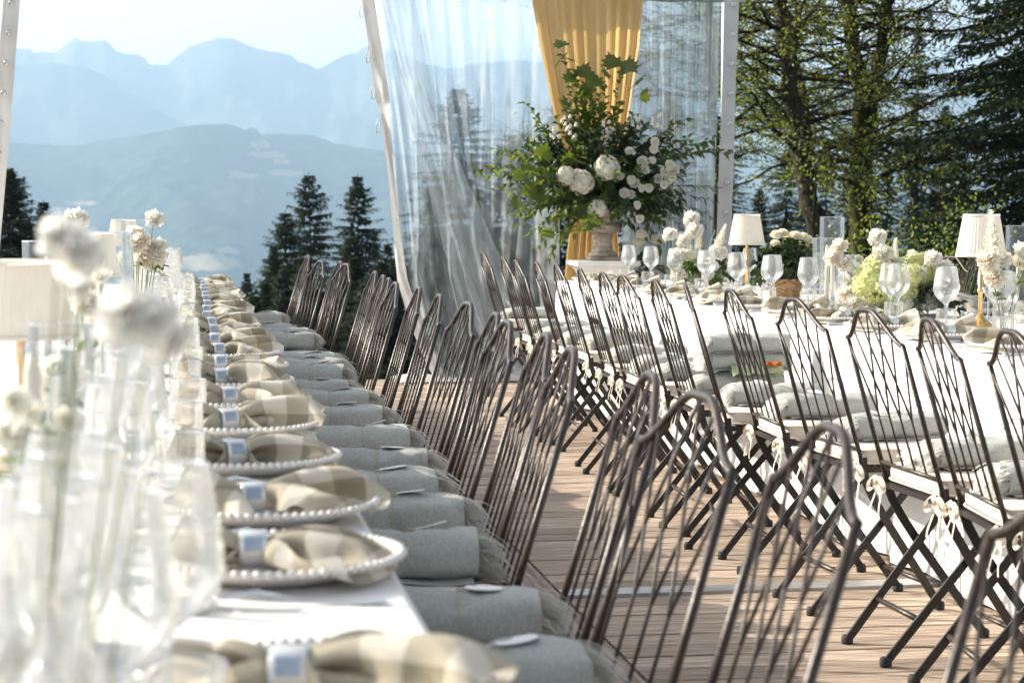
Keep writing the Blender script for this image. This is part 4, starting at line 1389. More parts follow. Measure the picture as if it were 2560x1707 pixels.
def make_wineglass():
    t = thing('wine_glass', 'x', 'wine glass')
    mb = MB()
    mb.lathe([(0.0, 0.0), (0.037, 0.0), (0.0375, 0.0015), (0.030, 0.003), (0.012, 0.006), (0.0048, 0.012), (0.0042, 0.05), (0.0042, 0.085), (0.006, 0.096), (0.014, 0.106)], 28)
    mb.build('stem', M['crystal'], t)
    mb = MB()
    mb.lathe([(0.002, 0.1015), (0.014, 0.106), (0.030, 0.120), (0.041, 0.137), (0.0455, 0.150), (0.0448, 0.165), (0.042, 0.185), (0.0385, 0.207), (0.0355, 0.226), (0.0345, 0.234)], 72, rib=rib_fn(36, 0.028, 0.11, 0.23))
    mb.build('bowl', M['glass'], t)
    mb = MB()
    mb.lathe([(0.0335, 0.2335), (0.0345, 0.2350), (0.0355, 0.2338)], 36); mb.build('rim', M['crystal'], t)
    return t
def make_tumbler(water):
    t = thing('tumbler', 'x', 'tumbler')
    mb = MB()
    mb.lathe([(0.0, 0.0), (0.033, 0.0), (0.0355, 0.003), (0.0365, 0.02), (0.037, 0.05), (0.0372, 0.078), (0.0372, 0.086)], 60, rib=rib_fn(30, 0.022, 0.006, 0.074))
    mb.build('wall', M['glass'], t)
    mb = MB()
    mb.lathe([(0.0, 0.010), (0.031, 0.010), (0.034, 0.006), (0.033, 0.0015), (0.0, 0.0015)], 28); mb.build('thick_base', M['crystal'], t)
    mb = MB()
    mb.lathe([(0.0360, 0.0855), (0.0372, 0.0872), (0.0382, 0.0857)], 36); mb.build('rim', M['crystal'], t)
    if water:
        mb = MB()
        mb.lathe([(0.0, 0.011), (0.0345, 0.011), (0.0352, 0.045), (0.0356, 0.046), (0.0, 0.0455)], 28); mb.build('water', M['water'], t)
    return t
wg0 = make_wineglass()
tb0 = make_tumbler(False)
flag = {}
def put(proto, loc, rz, label, group, scale=None):
    if id(proto) not in flag:
        flag[id(proto)] = 1
        o = proto; o.location = loc; o.rotation_euler = (0, 0, rz); o['label'] = label
        if scale: o.scale = scale
    else: o = dup(proto, loc, (0, 0, rz), label, scale)
    o['group'] = group
    return o
def make_fork():
    t = thing('fork', 'x', 'fork')
    mb = MB()
    n = 14
    def prof(s):                                  # s 0..1 from handle end to the tine roots
        return 0.0095 - 0.006 * smooth01(s * 2.2) + 0.009 * smooth01((s - 0.72) / 0.28)
    mb.grid(n, 4, lambda u, v: (0.14 * u, (v - 0.5) * 2 * prof(u), 0.004 + 0.013 * smooth01((u - 0.55) * 2.2) - 0.002 * abs(2 * v - 1)))
    mb.build('handle', M['steel'], t)
    for k in range(4):
        y = (k - 1.5) * 0.006
        mb = MB(); mb.tube([(0.139, y, 0.0165), (0.160, y, 0.013), (0.182, y * 0.9, 0.012), (0.195, y * 0.85, 0.019)], [0.0022, 0.002, 0.0017, 0.0008], 5)
        mb.build('tine', M['steel'], t)
    return t
def make_knife():
    t = thing('knife', 'x', 'knife')
    mb = MB(); mb.tube([(0, 0, 0.006), (0.05, 0, 0.006), (0.105, 0, 0.006)], [0.0068, 0.006, 0.0042], 8); mb.build('handle', M['steel'], t)
    mb = MB()
    mb.grid(10, 2, lambda u, v: (0.105 + 0.115 * u, -0.008 + 0.016 * v * (1 - 0.75 * u ** 5), 0.005 + 0.0016 * (1 if v == 0.5 else -0.4))); mb.build('blade', M['steel'], t)
    return t
fork0, knife0 = make_fork(), make_knife()

L_PL = [1.74, 2.40, 2.84, 3.39, 3.93, 4.43, 4.95, 5.45, 5.95, 6.45, 6.95, 7.45, 7.95, 8.45, 8.95, 9.5, 10.0, 10.5, 11.0, 11.5, 12.05]
nP = len(L_PL)
rg = random.Random(77)
def setting(px, y, face, kn, nth, where, tname, glasses=True, extra=''):
    """one place: face = +1 when the diner sits towards -x, -1 when towards +x"""
    rz = 0 if face < 0 else math.pi
    put(plate0, (px, y, Z_L), rg.uniform(0, 3), 'grey white beaded plate, %s from %s%s' % (nth, where, extra or ' on ' + tname), 'charger plates on ' + tname)
    k = kn % 9
    zt = Z_L + 0.010
    a = rz + rg.uniform(-0.30, 0.30)
    if not nap_used[k]:
        nap_used[k] = 1; o = NAP[k]; o.location = (px, y, zt); o.rotation_euler = (0, 0, a); o['label'] = 'x'
    else: o = dup(NAP[k], (px, y, zt), (0, 0, a))
    q = rg.uniform(0.76, 0.88)
    o.scale = (q, q * rg.choice((1, -1)), q * rg.uniform(0.85, 1.1))
    o['label'] = 'crumpled checked napkin on the %s plate from %s%s' % (nth, where, extra or ' on ' + tname)
    o['group'] = 'checked napkins on ' + tname
    put(ring0, (px - 0.028 * math.cos(a), y - 0.028 * math.sin(a), zt + 0.001), a if face < 0 else a, 'white and blue ring on the %s napkin from %s%s' % (nth, where, extra or ', ' + tname), 'napkin rings on ' + tname)
for i, y in enumerate(L_PL):
    setting(0.108 + rg.uniform(-0.008, 0.008), y, -1, i, ORD[nP - i], 'the deck end', OPEN_T)
    nth = ORD[nP - i]
    put(fork0, (0.215, y - 0.205 + rg.uniform(-0.01, 0.01), Z_L), math.pi + rg.uniform(-0.1, 0.1), 'steel fork beside the %s plate from the deck end on %s' % (nth, OPEN_T), 'forks on ' + OPEN_T)
    put(knife0, (0.22, y + 0.195 + rg.uniform(-0.01, 0.01), Z_L), math.pi + rg.uniform(-0.06, 0.06), 'steel knife beside the %s plate from the deck end on %s' % (nth, OPEN_T), 'knives on ' + OPEN_T)
    put(wg0, (-0.115 + rg.uniform(-0.02, 0.02), y + 0.10, Z_L), rg.uniform(0, 3), 'ribbed wine glass, farther of two, at the %s plate from the deck end' % nth, 'wine glasses on ' + OPEN_T)
    put(wg0, (-0.085 + rg.uniform(-0.02, 0.02), y - 0.02, Z_L), rg.uniform(0, 3), 'ribbed wine glass, closer of two, at the %s plate from the deck end' % nth, 'wine glasses on ' + OPEN_T)
    put(tb0, (-0.072 + 0.062 + rg.uniform(-0.012, 0.012), y - 0.20, Z_L), rg.uniform(0, 3), 'ribbed tumbler before the %s plate from the deck end on %s' % (nth, OPEN_T), 'tumblers on ' + OPEN_T)
for i, (gx, gy) in enumerate([(-0.055, 1.44), (-0.105, 1.53), (-0.15, 1.66), (-0.02, 1.60), (-0.13, 1.36)]):
    put(wg0, (gx, gy, Z_L), i, 'blurred ribbed wine glass, %s from the bare front end of the open-side table' % ORD[[2, 3, 5, 4, 1][i]], 'front wine glasses')
for i, (gx, gy) in enumerate([(0.015, 1.36), (-0.17, 1.9)]):
    put(tb0, (gx, gy, Z_L), i, 'blurred ribbed tumbler, %s from the bare front end of the open-side table' % ORD[i + 1], 'front tumblers')
# far side of the open-side table, only its last places show past the centre pieces
for i, y in enumerate([12.05, 11.5, 11.0, 10.5, 10.0, 9.5]):
    setting(-0.70, y, 1, i + 2, ORD[i + 1], 'the deck end', OPEN_T, extra=', valley side')
    put(wg0, (-0.50 + rg.uniform(-0.02, 0.02), y - 0.08, Z_L), 0, 'ribbed wine glass behind the %s valley side plate from the deck end' % ORD[i + 1], 'wine glasses on the valley side')
    put(tb0, (-0.58 + rg.uniform(-0.02, 0.02), y + 0.12, Z_L), 0, 'ribbed tumbler by the %s valley side plate from the deck end' % ORD[i + 1], 'tumblers on the valley side')
R_PL = [(y if i else 4.2) for i, (x, y, rz) in enumerate(R_ch)][:14]
R_PL = [4.2, 4.78, 5.36, 5.95, 6.55, 7.1, 7.65, 8.2, 8.75, 9.35, 9.95, 10.6, 11.25, 11.9, 12.5]
nQ = len(R_PL)
for i, y in enumerate(R_PL):
    nth = ORD[nQ - i]
    setting(2.575 + rg.uniform(-0.01, 0.01), y, 1, i + 1, nth, 'the urn', URN_T)
    put(knife0, (2.46, y - 0.19, Z_L), rg.uniform(-0.06, 0.06), 'steel knife beside the %s plate from the urn on %s' % (nth, URN_T), 'knives on ' + URN_T)
    put(fork0, (2.455, y + 0.19, Z_L), rg.uniform(-0.06, 0.06), 'steel fork beside the %s plate from the urn on %s' % (nth, URN_T), 'forks on ' + URN_T)
    put(wg0, (2.83 + rg.uniform(-0.02, 0.02), y + 0.10, Z_L), rg.uniform(0, 3), 'ribbed wine glass, farther of two, at the %s plate from the urn' % nth, 'wine glasses on ' + URN_T)
    put(wg0, (2.79 + rg.uniform(-0.02, 0.02), y - 0.03, Z_L), rg.uniform(0, 3), 'ribbed wine glass, closer of two, at the %s plate from the urn' % nth, 'wine glasses on ' + URN_T)
    put(tb0, (2.735 + rg.uniform(-0.012, 0.012), y - 0.15, Z_L), rg.uniform(0, 3), 'ribbed tumbler beyond the %s plate from the urn on %s' % (nth, URN_T), 'tumblers on ' + URN_T)
for i, y in enumerate([12.5, 11.9, 11.25, 10.6, 9.95, 9.35, 8.75, 8.2, 7.65]):
    nth = ORD[i + 1]
    setting(3.44, y, -1, i + 3, nth, 'the urn', URN_T, extra=', wood side')
    put(wg0, (3.24 + rg.uniform(-0.02, 0.02), y + 0.05, Z_L), 0, 'ribbed wine glass by the %s wood side plate from the urn' % nth, 'wine glasses on the wood side')
    put(tb0, (3.30 + rg.uniform(-0.012, 0.012), y - 0.14, Z_L), 0, 'ribbed tumbler by the %s wood side plate from the urn' % nth, 'tumblers on the wood side')

# ------------------------------------------------------------------ lamps, chimneys, candles
def make_lamp():
    t = thing('table_lamp', 'x', 'lamp')
    mb = MB(); mb.lathe([(0.0, 0.0), (0.062, 0.0), (0.064, 0.004), (0.060, 0.010), (0.045, 0.016), (0.030, 0.028), (0.017, 0.040), (0.011, 0.052), (0.0, 0.054)], 40); mb.build('base', M['brass'], t)
    mb = MB(); mb.lathe([(0.0085, 0.05), (0.0085, 0.13), (0.012, 0.135), (0.0125, 0.142), (0.0085, 0.148), (0.0075, 0.30), (0.0, 0.30)], 18); mb.build('stem', M['brass'], t)
    mb = MB()
    n = 168
    pl = lambda i, j, z: 0.020 * math.sin(j * 2 * math.pi / 4)
    mb.lathe([(0.094, 0.276), (0.090, 0.30), (0.084, 0.335), (0.078, 0.37), (0.072, 0.405), (0.067, 0.428)], n, rib=pl)
    s = mb.build('shade', M['shade'], t)
    for r, z in ((0.0955, 0.276), (0.0685, 0.428)):
        mb = MB(); mb.lathe([(r - 0.001, -0.006), (r + 0.0012, -0.005), (r + 0.0012, 0.005), (r - 0.001, 0.006)], 48, (0, 0, z)); mb.build('trim', M['shade'], s)
    mb = MB(); mb.lathe([(0.0, 0.424), (0.05, 0.4255), (0.066, 0.427)], 40); mb.build('top_disc', M['shade'], s)
    return t
lamp0 = make_lamp()
GL = 'pleated shade table lamps'
d = on_y(1867, 600, 10.3)
put(lamp0, (d.x, 10.3, Z_L), 0.1, 'smaller seeming pleated lamp with brass stem next to the potted roses', GL)
d = on_y(2453, 600, 7.25)
put(lamp0, (d.x, 7.25, Z_L), 0.7, 'pleated cream lamp with brass foot beside the hydrangea bouquet', GL)
put(lamp0, (-0.285, 3.5, Z_L), 0.3, 'pleated cream lamp rising behind the blurred bud stems on the open-side table', GL, (1, 1, 0.82))
put(lamp0, (-0.305, 6.5, Z_L), 0.9, 'pleated cream lamp midway along the open-side table', GL, (1, 1, 0.87))
put(lamp0, (-0.36, 11.6, Z_L), 0.9, 'pleated cream lamp near the deck end of the open-side table', GL, (1, 1, 0.93))
def make_chimney(h, r):
    t = thing('glass_chimney', 'x', 'candle holder')
    mb = MB(); mb.lathe([(0.0, 0.003), (r - 0.003, 0.003), (r, 0.008), (r, h * 0.5), (r, h)], 48); mb.build('cylinder', M['glass_clear'], t)
    mb = MB(); mb.lathe([(r - 0.002, h - 0.001), (r, h + 0.0012), (r + 0.002, h - 0.001)], 48); mb.build('rim', M['crystal'], t)
    mb = MB(); mb.lathe([(0.0, 0.0), (r, 0.0), (r + 0.001, 0.004), (r - 0.004, 0.012), (0, 0.012)], 40); mb.build('foot', M['crystal'], t)
    return t
def make_candle(h):
    t = thing('taper_candle', 'x', 'candle')
    mb = MB(); mb.lathe([(0.0, 0.0), (0.022, 0.0), (0.022, 0.006), (0.013, 0.012), (0.012, 0.03), (0.0, 0.03)], 18); mb.build('holder', M['crystal'], t)
    mb = MB(); mb.lathe([(0.0, 0.012), (0.0105, 0.012), (0.0100, h * 0.6), (0.0085, h * 0.93), (0.004, h), (0.0, h + 0.001)], 16); mb.build('wax_stick', M['wax'], t)
    mb = MB(); mb.tube([(0, 0, h), (0.001, 0, h + 0.011)], 0.0009, 5); mb.build('wick', M['rubber'], t)
    return t
ch_tall, ch_mid = make_chimney(0.42, 0.058), make_chimney(0.30, 0.062)
can0 = make_candle(0.26)
def chimney(proto, px, Y, lab, sc=None, cz=0.014, candle=True):
    d = on_y(px, 600, Y)
    put(proto, (d.x, Y, Z_L), rg.uniform(0, 3), lab, 'glass candle chimneys', sc)
    if candle: put(can0, (d.x + 0.006, Y + 0.004, Z_L + cz), 0, 'white taper candle in the ' + lab.split(' with ')[0].split(' of the ')[0].split(' on the ')[0], 'taper candles', (1, 1, rg.uniform(0.9, 1.2)))
chimney(ch_tall, 2080, 9.1, 'tall glass chimney with a candle beside the potted roses')
chimney(ch_mid, 2066, 8.75, 'shorter glass chimney in front of the tall one beside the potted roses', (1, 1, 1.08))
chimney(ch_tall, 2545, 9.0, 'tall glass chimney past the hydrangea bouquet', (1, 1, 0.9))
chimney(ch_mid, 1720, 11.9, 'glass chimney near the urn end of the lit table')
chimney(ch_tall, 245, 4.9, 'wide glass chimney among the centre pieces of the open-side table', (1.45, 1.45, 0.93))
chimney(ch_tall, 338, 7.8, 'slim tall glass chimney behind the blush sprig on the open-side table', (0.9, 0.9, 0.98))
chimney(ch_mid, 110, 5.6, 'glass chimney behind the front lamp of the open-side table', (0.95, 0.95, 1.2))
chimney(ch_mid, 60, 2.02, 'large glass chimney beside the front lamp', (0.8, 0.8, 1.0))
chimney(ch_tall, 150, 2.75, 'clear glass chimney between the two front lamps', (0.75, 0.75, 0.68))
chimney(ch_mid, 350, 10.2, 'glass chimney near the deck end of the open-side table')

# ================================================================== FLOWERS
def petal(mb, az, t0, t1, L, W, ruf, rg, c=(0, 0, 0), cup=0.25):
    ph = rg.uniform(0, 6.28)
    ca, sa = math.cos(az), math.sin(az)
    def fn(u, v):
        t = 2 * v - 1
        w = W * math.sin(math.pi * (0.12 + 0.70 * u)) ** 0.7
        # walk along the bending midrib
        n = 5
        r = z = 0
        for k in range(n):
            a = t0 + (t1 - t0) * u * (k + 0.5) / n
            r += L * u / n * math.sin(a); z += L * u / n * math.cos(a)
        r -= cup * t * t * w * math.cos(t0 + (t1 - t0) * u)
        z += ruf * L * u * u * math.sin(4.5 * t + ph)
        y = t * w
        return (c[0] + r * ca - y * sa, c[1] + r * sa + y * ca, c[2] + z)
    mb.grid(4, 4, fn)
def bloom_mesh(kind, mat, seed):
    rg = random.Random(seed)
    mb = MB()
    if kind == 'rose':
        for ring, (n, t0, t1, L, W) in enumerate([(3, 0.05, -0.3, 0.8, 0.30), (5, 0.15, 0.1, 0.85, 0.36), (6, 0.35, 0.5, 0.9, 0.42), (7, 0.6, 1.1, 0.95, 0.46), (8, 0.9, 1.6, 1.0, 0.48)]):
            for k in range(n): petal(mb, 6.283 * (k + 0.3 * ring) / n + rg.uniform(-0.2, 0.2), t0, t1, L * rg.uniform(0.9, 1.05), W, 0.06, rg)
        mb.lathe([(0.0, -0.08), (0.35, 0.0), (0.50, 0.25), (0.42, 0.55), (0.2, 0.72), (0.0, 0.75)], 11)
    elif kind in ('carnation', 'soft'):
        for ring, (n, t0, t1, L) in enumerate([(8, 0.05, 0.2, 0.9), (10, 0.25, 0.6, 0.95), (11, 0.5, 1.0, 1.0), (10, 0.8, 1.5, 1.0), (10, 1.1, 1.9, 0.95)]):
            for k in range(n): petal(mb, 6.283 * (k + 0.4 * ring) / n + rg.uniform(-0.25, 0.25), t0 + rg.uniform(-0.1, 0.1), t1 + rg.uniform(-0.15, 0.2), L * rg.uniform(0.72, 1.14), 0.38, 0.20, rg)
        if kind == 'carnation': mb.lathe([(0.0, -0.12), (0.32, 0.0), (0.46, 0.22), (0.44, 0.45), (0.28, 0.62), (0.0, 0.68)], 11)
    elif kind == 'open':
        for ring, (n, t0, t1, L, W) in enumerate([(4, 0.15, 0.4, 0.55, 0.34), (5, 0.4, 0.9, 0.75, 0.40), (6, 0.8, 1.45, 1.0, 0.50)]):
            for k in range(n): petal(mb, 6.283 * (k + 0.5 * ring) / n + rg.uniform(-0.15, 0.15), t0, t1, L * rg.uniform(0.9, 1.05), W, 0.12, rg)
    elif kind == 'hydrangea':
        N = 170
        for i in range(N):
            z = 1 - 1.55 * (i + 0.5) / N
            a = i * 2.39996
            r = math.sqrt(max(0, 1 - z * z))
            nrm = Vector((r * math.cos(a), r * math.sin(a), z))
            lump = 0.86 + 0.13 * noise.noise(nrm * 2.3 + Vector((seed, 0, 0)))
            c = nrm * lump * rg.uniform(0.84, 1.08)
            t = nrm.orthogonal().normalized(); b = nrm.cross(t)
            a0 = rg.uniform(0, 1.57)
            tilt = nrm + Vector((rg.uniform(-1, 1), rg.uniform(-1, 1), rg.uniform(-1, 1))) * 0.25
            nrm = (nrm + Vector((rg.uniform(-1, 1), rg.uniform(-1, 1), rg.uniform(-1, 1))) * 0.45).normalized()
            for k in range(4):
                e = t * math.cos(a0 + k * 1.571) + b * math.sin(a0 + k * 1.571)
                s = e.cross(nrm)
                q = rg.uniform(0.16, 0.22)
                mb.poly((c, c + e * q * 0.6 + s * q * 0.42 + nrm * 0.03, c + e * q * 1.05 + nrm * 0.01, c + e * q * 0.6 - s * q * 0.42 + nrm * 0.03))
        mb.lathe([(0.0, -0.45), (0.4, -0.35), (0.58, 0.0), (0.4, 0.45), (0.0, 0.58)], 12)
    elif kind == 'stock':
        # a spike of small ruffled florets along a stem of length 1
        for i in range(26):
            z = 0.25 + 0.75 * i / 25
            a = i * 2.4
            rr = 0.13 * (1.15 - 0.75 * (i / 25))
            c = (0.07 * math.cos(a) * (1.2 - i / 25), 0.07 * math.sin(a) * (1.2 - i / 25), z)
            for k in range(5): petal(mb, a + 1.257 * k, 0.5, 1.2, rr, rr * 0.5, 0.2, rg, c)
    elif kind == 'bell':
        for i in range(6):
            a = i * 1.3
            o = Vector((0.5 * math.cos(a), 0.5 * math.sin(a), 0.5 - 0.28 * i))
            pr = [(0.02, 0.30), (0.12, 0.26), (0.17, 0.10), (0.18, -0.05), (0.25, -0.16)]
            mb.lathe(pr, 10, tuple(o), rib=lambda i, j, z: 0.10 * math.cos(j * math.pi) if i == 4 else 0)
    return mb.mesh('bloom', mat)
BM = {}
for nm, kind, mat in (('rose_cream', 'rose', 'cream_bloom'), ('rose_white', 'rose', 'white_bloom'), ('carn_white', 'carnation', 'white_bloom'), ('carn_blush', 'carnation', 'blush_bloom'),
                      ('open_white', 'open', 'white_bloom'), ('hyd_white', 'hydrangea', 'white_floret'), ('hyd_lime', 'hydrangea', 'lime_bloom'), ('stock_white', 'stock', 'white_bloom'), ('bell_white', 'bell', 'white_floret'), ('stock_cream', 'stock', 'cream_bloom'), ('carn_soft', 'soft', 'white_soft'), ('carn_softb', 'soft', 'blush_soft'), ('rose_urn', 'rose', 'white_floret'), ('carn_urn', 'carnation', 'white_floret')):
    BM[nm] = bloom_mesh(kind, M[mat], len(BM) + 3)
def bloom(key, parent, p, r, dirv=None, rg=rnd):
    d = Vector(dirv) if dirv is not None else Vector((rg.uniform(-0.6, 0.6), rg.uniform(-0.8, 0.2), 0.7))
    q = d.normalized().to_track_quat('Z', 'Y').to_euler()
    o = place(BM[key], 'bloom', parent, p, (0, 0, 0), r)
    o.rotation_euler = q
    return o
def leaf_blade(mb, p, d, L, W, rg, fold=0.35):
    d = d.normalized()
    s = d.cross(Vector((rg.uniform(-0.5, 0.5), rg.uniform(-0.5, 0.5), 1))).normalized()
    n = s.cross(d).normalized()
    dr = Vector((0, 0, -0.18 * L))
    m1, m2 = p + d * L * 0.35, p + d * L * 0.72 + dr * 0.4
    tip = p + d * L + dr
    e1, e2 = n * W * fold, n * W * fold * 0.7
    a = mb.add([p, m1, m2, tip, m1 + s * W * 0.5 + e1, m2 + s * W * 0.36 + e2, m1 - s * W * 0.5 + e1, m2 - s * W * 0.36 + e2])
    for q in ((0, 4, 1), (1, 4, 5, 2), (2, 5, 3), (0, 1, 6), (1, 2, 7, 6), (2, 3, 7)): mb.f.append(tuple(a + i for i in q))
def curve_pts(a, b, sag, n=6):
    a, b = Vector(a), Vector(b)
    return [a.lerp(b, i / n) + Vector((0, 0, sag * math.sin(math.pi * i / n))) for i in range(n + 1)]
def spray(st, lv, a, b, sag, nl, L, W, rg, start=0.3, r=0.0035, spread=0.8):
    pts = curve_pts(a, b, sag, 8)
    st.tube(pts, [r * (1 - 0.7 * i / 8) for i in range(9)], 4, False)
    for k in range(nl):
        f = start + (1 - start) * (k + rg.random()) / nl
        i = min(int(f * 8), 7)
        p = pts[i].lerp(pts[i + 1], f * 8 - i)
        t = (pts[i + 1] - pts[i]).normalized()
        sd = Vector((rg.uniform(-1, 1), rg.uniform(-1, 1), rg.uniform(-1, 0.8)))
        sd = (sd - t * sd.dot(t)).normalized()
        leaf_blade(lv, p, t * rg.uniform(0.4, 1.0) + sd * spread, L * rg.uniform(0.65, 1.2), W * rg.uniform(0.75, 1.2), rg)
MAPLE = [(0, 0.0), (0.16, 0.02), (0.46, -0.06), (0.36, 0.10), (0.58, 0.30), (0.36, 0.34), (0.44, 0.56), (0.24, 0.52), (0.20, 0.72), (0.08, 0.70), (0, 1.0),
         (-0.08, 0.70), (-0.20, 0.72), (-0.24, 0.52), (-0.44, 0.56), (-0.36, 0.34), (-0.58, 0.30), (-0.36, 0.10), (-0.46, -0.06), (-0.16, 0.02)]
def maple_mesh():
    mb = MB()
    c = mb.add([(0, 0.3, 0)])
    b = mb.add([(x, y, -0.22 * abs(x) ** 1.4 - 0.12 * y * y + 0.03 * math.sin(9 * x + 5 * y)) for x, y in MAPLE])
    n = len(MAPLE)
    for i in range(n): mb.f.append((c, b + i, b + (i + 1) % n))
    mb.tube([(0, 0, 0), (0.01, -0.25, -0.03), (0, -0.5, 0.0)], 0.012, 4, False)
    return mb.mesh('maple_leaf', M['maple'])
MAP = maple_mesh()

# ------------------------------------------------------------------ pedestal, urn and its great bouquet
PX, PY = on_y(1507, 600, 13.45).x, 13.45
PT = on_y(1507, 653, 13.25).z
def make_pedestal():
    t = thing('pedestal', 'white pedestal with moulded top carrying the stone urn', 'pedestal', (PX, PY, 0))
    def sq(mb, prof, n=4):
        b = len(mb.v)
        for hw, z in prof:
            for x, y in ((-1, -1), (1, -1), (1, 1), (-1, 1)): mb.v.append((x * hw, y * hw, z))
        for i in range(len(prof) - 1):
            for j in range(4): mb.f.append((b + i * 4 + j, b + i * 4 + (j + 1) % 4, b + i * 4 + 4 + (j + 1) % 4, b + i * 4 + 4 + j))
        e = b + (len(prof) - 1) * 4
        mb.f.append((e, e + 1, e + 2, e + 3)); mb.f.append((b + 3, b + 2, b + 1, b))
    mb = MB(); sq(mb, [(0.135, PT - 0.115), (0.150, PT - 0.105), (0.160, PT - 0.080), (0.185, PT - 0.045), (0.212, PT - 0.034), (0.217, PT - 0.030), (0.217, PT)]); mb.build('moulded_cap', M['white_paint'], t, False)
    mb = MB(); sq(mb, [(0.128, 0.12), (0.128, PT - 0.115)]); mb.build('shaft', M['white_paint'], t, False)
    mb = MB(); sq(mb, [(0.19, 0.0), (0.19, 0.08), (0.165, 0.09), (0.14, 0.12)]); mb.build('plinth', M['white_paint'], t, False)
make_pedestal()
def make_urn():
    t = thing('garden_urn', 'weathered brown stone urn on the white pedestal', 'urn', (PX, PY, PT))
    mb = MB()
    hw = 0.105
    for a, b, z0, z1 in ((hw, hw, 0.0, 0.028),): mb.box((0, 0, (z0 + z1) / 2), (2 * a, 2 * b, z1 - z0))
    o = mb.build('square_foot', M['urn'], t, False)
    bv = o.modifiers.new('soft', 'BEVEL'); bv.width = 0.008; bv.segments = 2
    fl = lambda i, j, z: 0.02 * math.cos(j * math.pi / 2)
    mb = MB(); mb.lathe([(0.0, 0.028), (0.10, 0.028), (0.104, 0.042), (0.094, 0.054), (0.078, 0.062), (0.070, 0.075), (0.066, 0.12), (0.068, 0.16), (0.078, 0.178), (0.074, 0.186)], 48, rib=fl); mb.build('stem', M['urn'], t)
    mb = MB(); mb.lathe([(0.074, 0.186), (0.105, 0.196), (0.118, 0.212), (0.121, 0.232), (0.116, 0.246), (0.098, 0.258), (0.092, 0.275), (0.102, 0.32), (0.120, 0.37), (0.142, 0.41), (0.150, 0.425), (0.146, 0.435), (0.12, 0.42), (0.0, 0.40)], 48); mb.build('bowl', M['urn'], t)
make_urn()
def big_bouquet():
    rg = random.Random(404)
    S = 13.6 / FPX                           # metres per picture point at the urn
    t = thing('urn_bouquet', 'huge bouquet of white flowers, maple leaves and trailing greenery in the urn', 'flower arrangement', (PX, PY, PT + 0.40))
    base = (1507, 650 - 0.40 / S)
    def P(px, py, dy=0.0): return Vector(((px - base[0]) * S, dy, -(py - base[1]) * S))
    o = Vector((0, 0, 0.0))
    groups = []
    def new(): return MB(), MB()
    def done(st, lv, mat, nm='greenery'):
        s = st.build('stems', M['twig'], t); lv.build(nm, M[mat], s, False)['kind'] = 'stuff'
    # dense core of leaves
    st, lv = new()
    for k in range(135):
        a = rg.uniform(0, 6.28); e = rg.uniform(-0.45, 1.2)
        v = Vector((math.cos(a) * math.cos(e) * 0.60, math.sin(a) * math.cos(e) * 0.40, math.sin(e) * 0.46 + 0.12))
        spray(st, lv, o, v * rg.uniform(0.75, 1.12), 0.05, 16, 0.075, 0.034, rg, 0.25)
    done(st, lv, 'leaf_dark')
    st, lv = new()
    for k in range(64):
        a = rg.uniform(0, 6.28); e = rg.uniform(-0.6, 0.9)
        v = Vector((math.cos(a) * math.cos(e) * 0.62 - 0.1, math.sin(a) * math.cos(e) * 0.42 - 0.05, math.sin(e) * 0.42 + 0.10))
        spray(st, lv, o, v * rg.uniform(0.8, 1.15), 0.04, 14, 0.062, 0.036, rg, 0.3)
    done(st, lv, 'leaf')
    # airy sprays on the wood side, narrow leaved
    st, lv = new()
    for (px, py, n) in [(1800, 505, 30), (1790, 540, 26), (1805, 470, 30), (1760, 560, 26), (1730, 590, 24), (1700, 600, 22), (1680, 520, 26), (1720, 480, 28), (1690, 440, 26), (1660, 560, 24), (1640, 600, 22), (1610, 590, 20),
                        (1650, 330, 24), (1620, 310, 22), (1680, 350, 24), (1700, 310, 20), (1590, 290, 20), (1560, 300, 20)]:
        spray(st, lv, o, P(px, py, rg.uniform(-0.2, 0.2)), rg.uniform(0.03, 0.16), n, 0.055, 0.013, rg, 0.35, spread=0.55)
    done(st, lv, 'leaf_dark')
    # rounder leaved branches reaching out both ways
    st, lv = new()
    for (px, py, sag, n) in [(1835, 380, 0.12, 30), (1808, 345, 0.10, 26), (1780, 375, 0.1, 22), (1740, 340, 0.08, 22), (1700, 300, 0.05, 18), (1720, 290, 0.03, 16),
                             (1172, 425, 0.10, 22), (1205, 440, 0.08, 16), (1310, 260, 0.0, 20), (1330, 300, 0.02, 22), (1300, 350, 0.05, 20), (1265, 385, 0.07, 20), (1230, 370, 0.05, 12)]:
        spray(st, lv, o, P(px, py, rg.uniform(-0.12, 0.12)), sag, n, 0.066, 0.040, rg, 0.4)
    done(st, lv, 'leaf')
    # trailing greenery below the rim
    st, lv = new()
    for (px, py) in [(1310, 590), (1330, 620), (1350, 640), (1390, 600), (1300, 540), (1275, 530), (1420, 590), (1370, 560), (1345, 575), (1640, 620), (1600, 600), (1560, 560), (1285, 560), (1360, 645)]:
        spray(st, lv, o + Vector((0.0, -0.1, 0.0)), P(px, py, rg.uniform(-0.25, 0.0)), 0.12, 18, 0.058, 0.030, rg, 0.35)
    done(st, lv, 'leaf')
    st, lv = new()
    for (px, py, n) in [(1408, 120, 10), (1440, 170, 16), (1460, 215, 22), (1480, 225, 22), (1555, 190, 12), (1420, 250, 22), (1500, 240, 24), (1530, 270, 22), (1470, 250, 26), (1400, 250, 18), (1445, 215, 22), (1510, 215, 18), (1425, 235, 20), (1490, 270, 24), (1550, 260, 18), (1380, 300, 18), (1455, 280, 26), (1590, 285, 20)]:
        spray(st, lv, o, P(px, py, rg.uniform(-0.1, 0.1)), 0.0, n, 0.066, 0.040, rg, 0.5)
    done(st, lv, 'leaf')
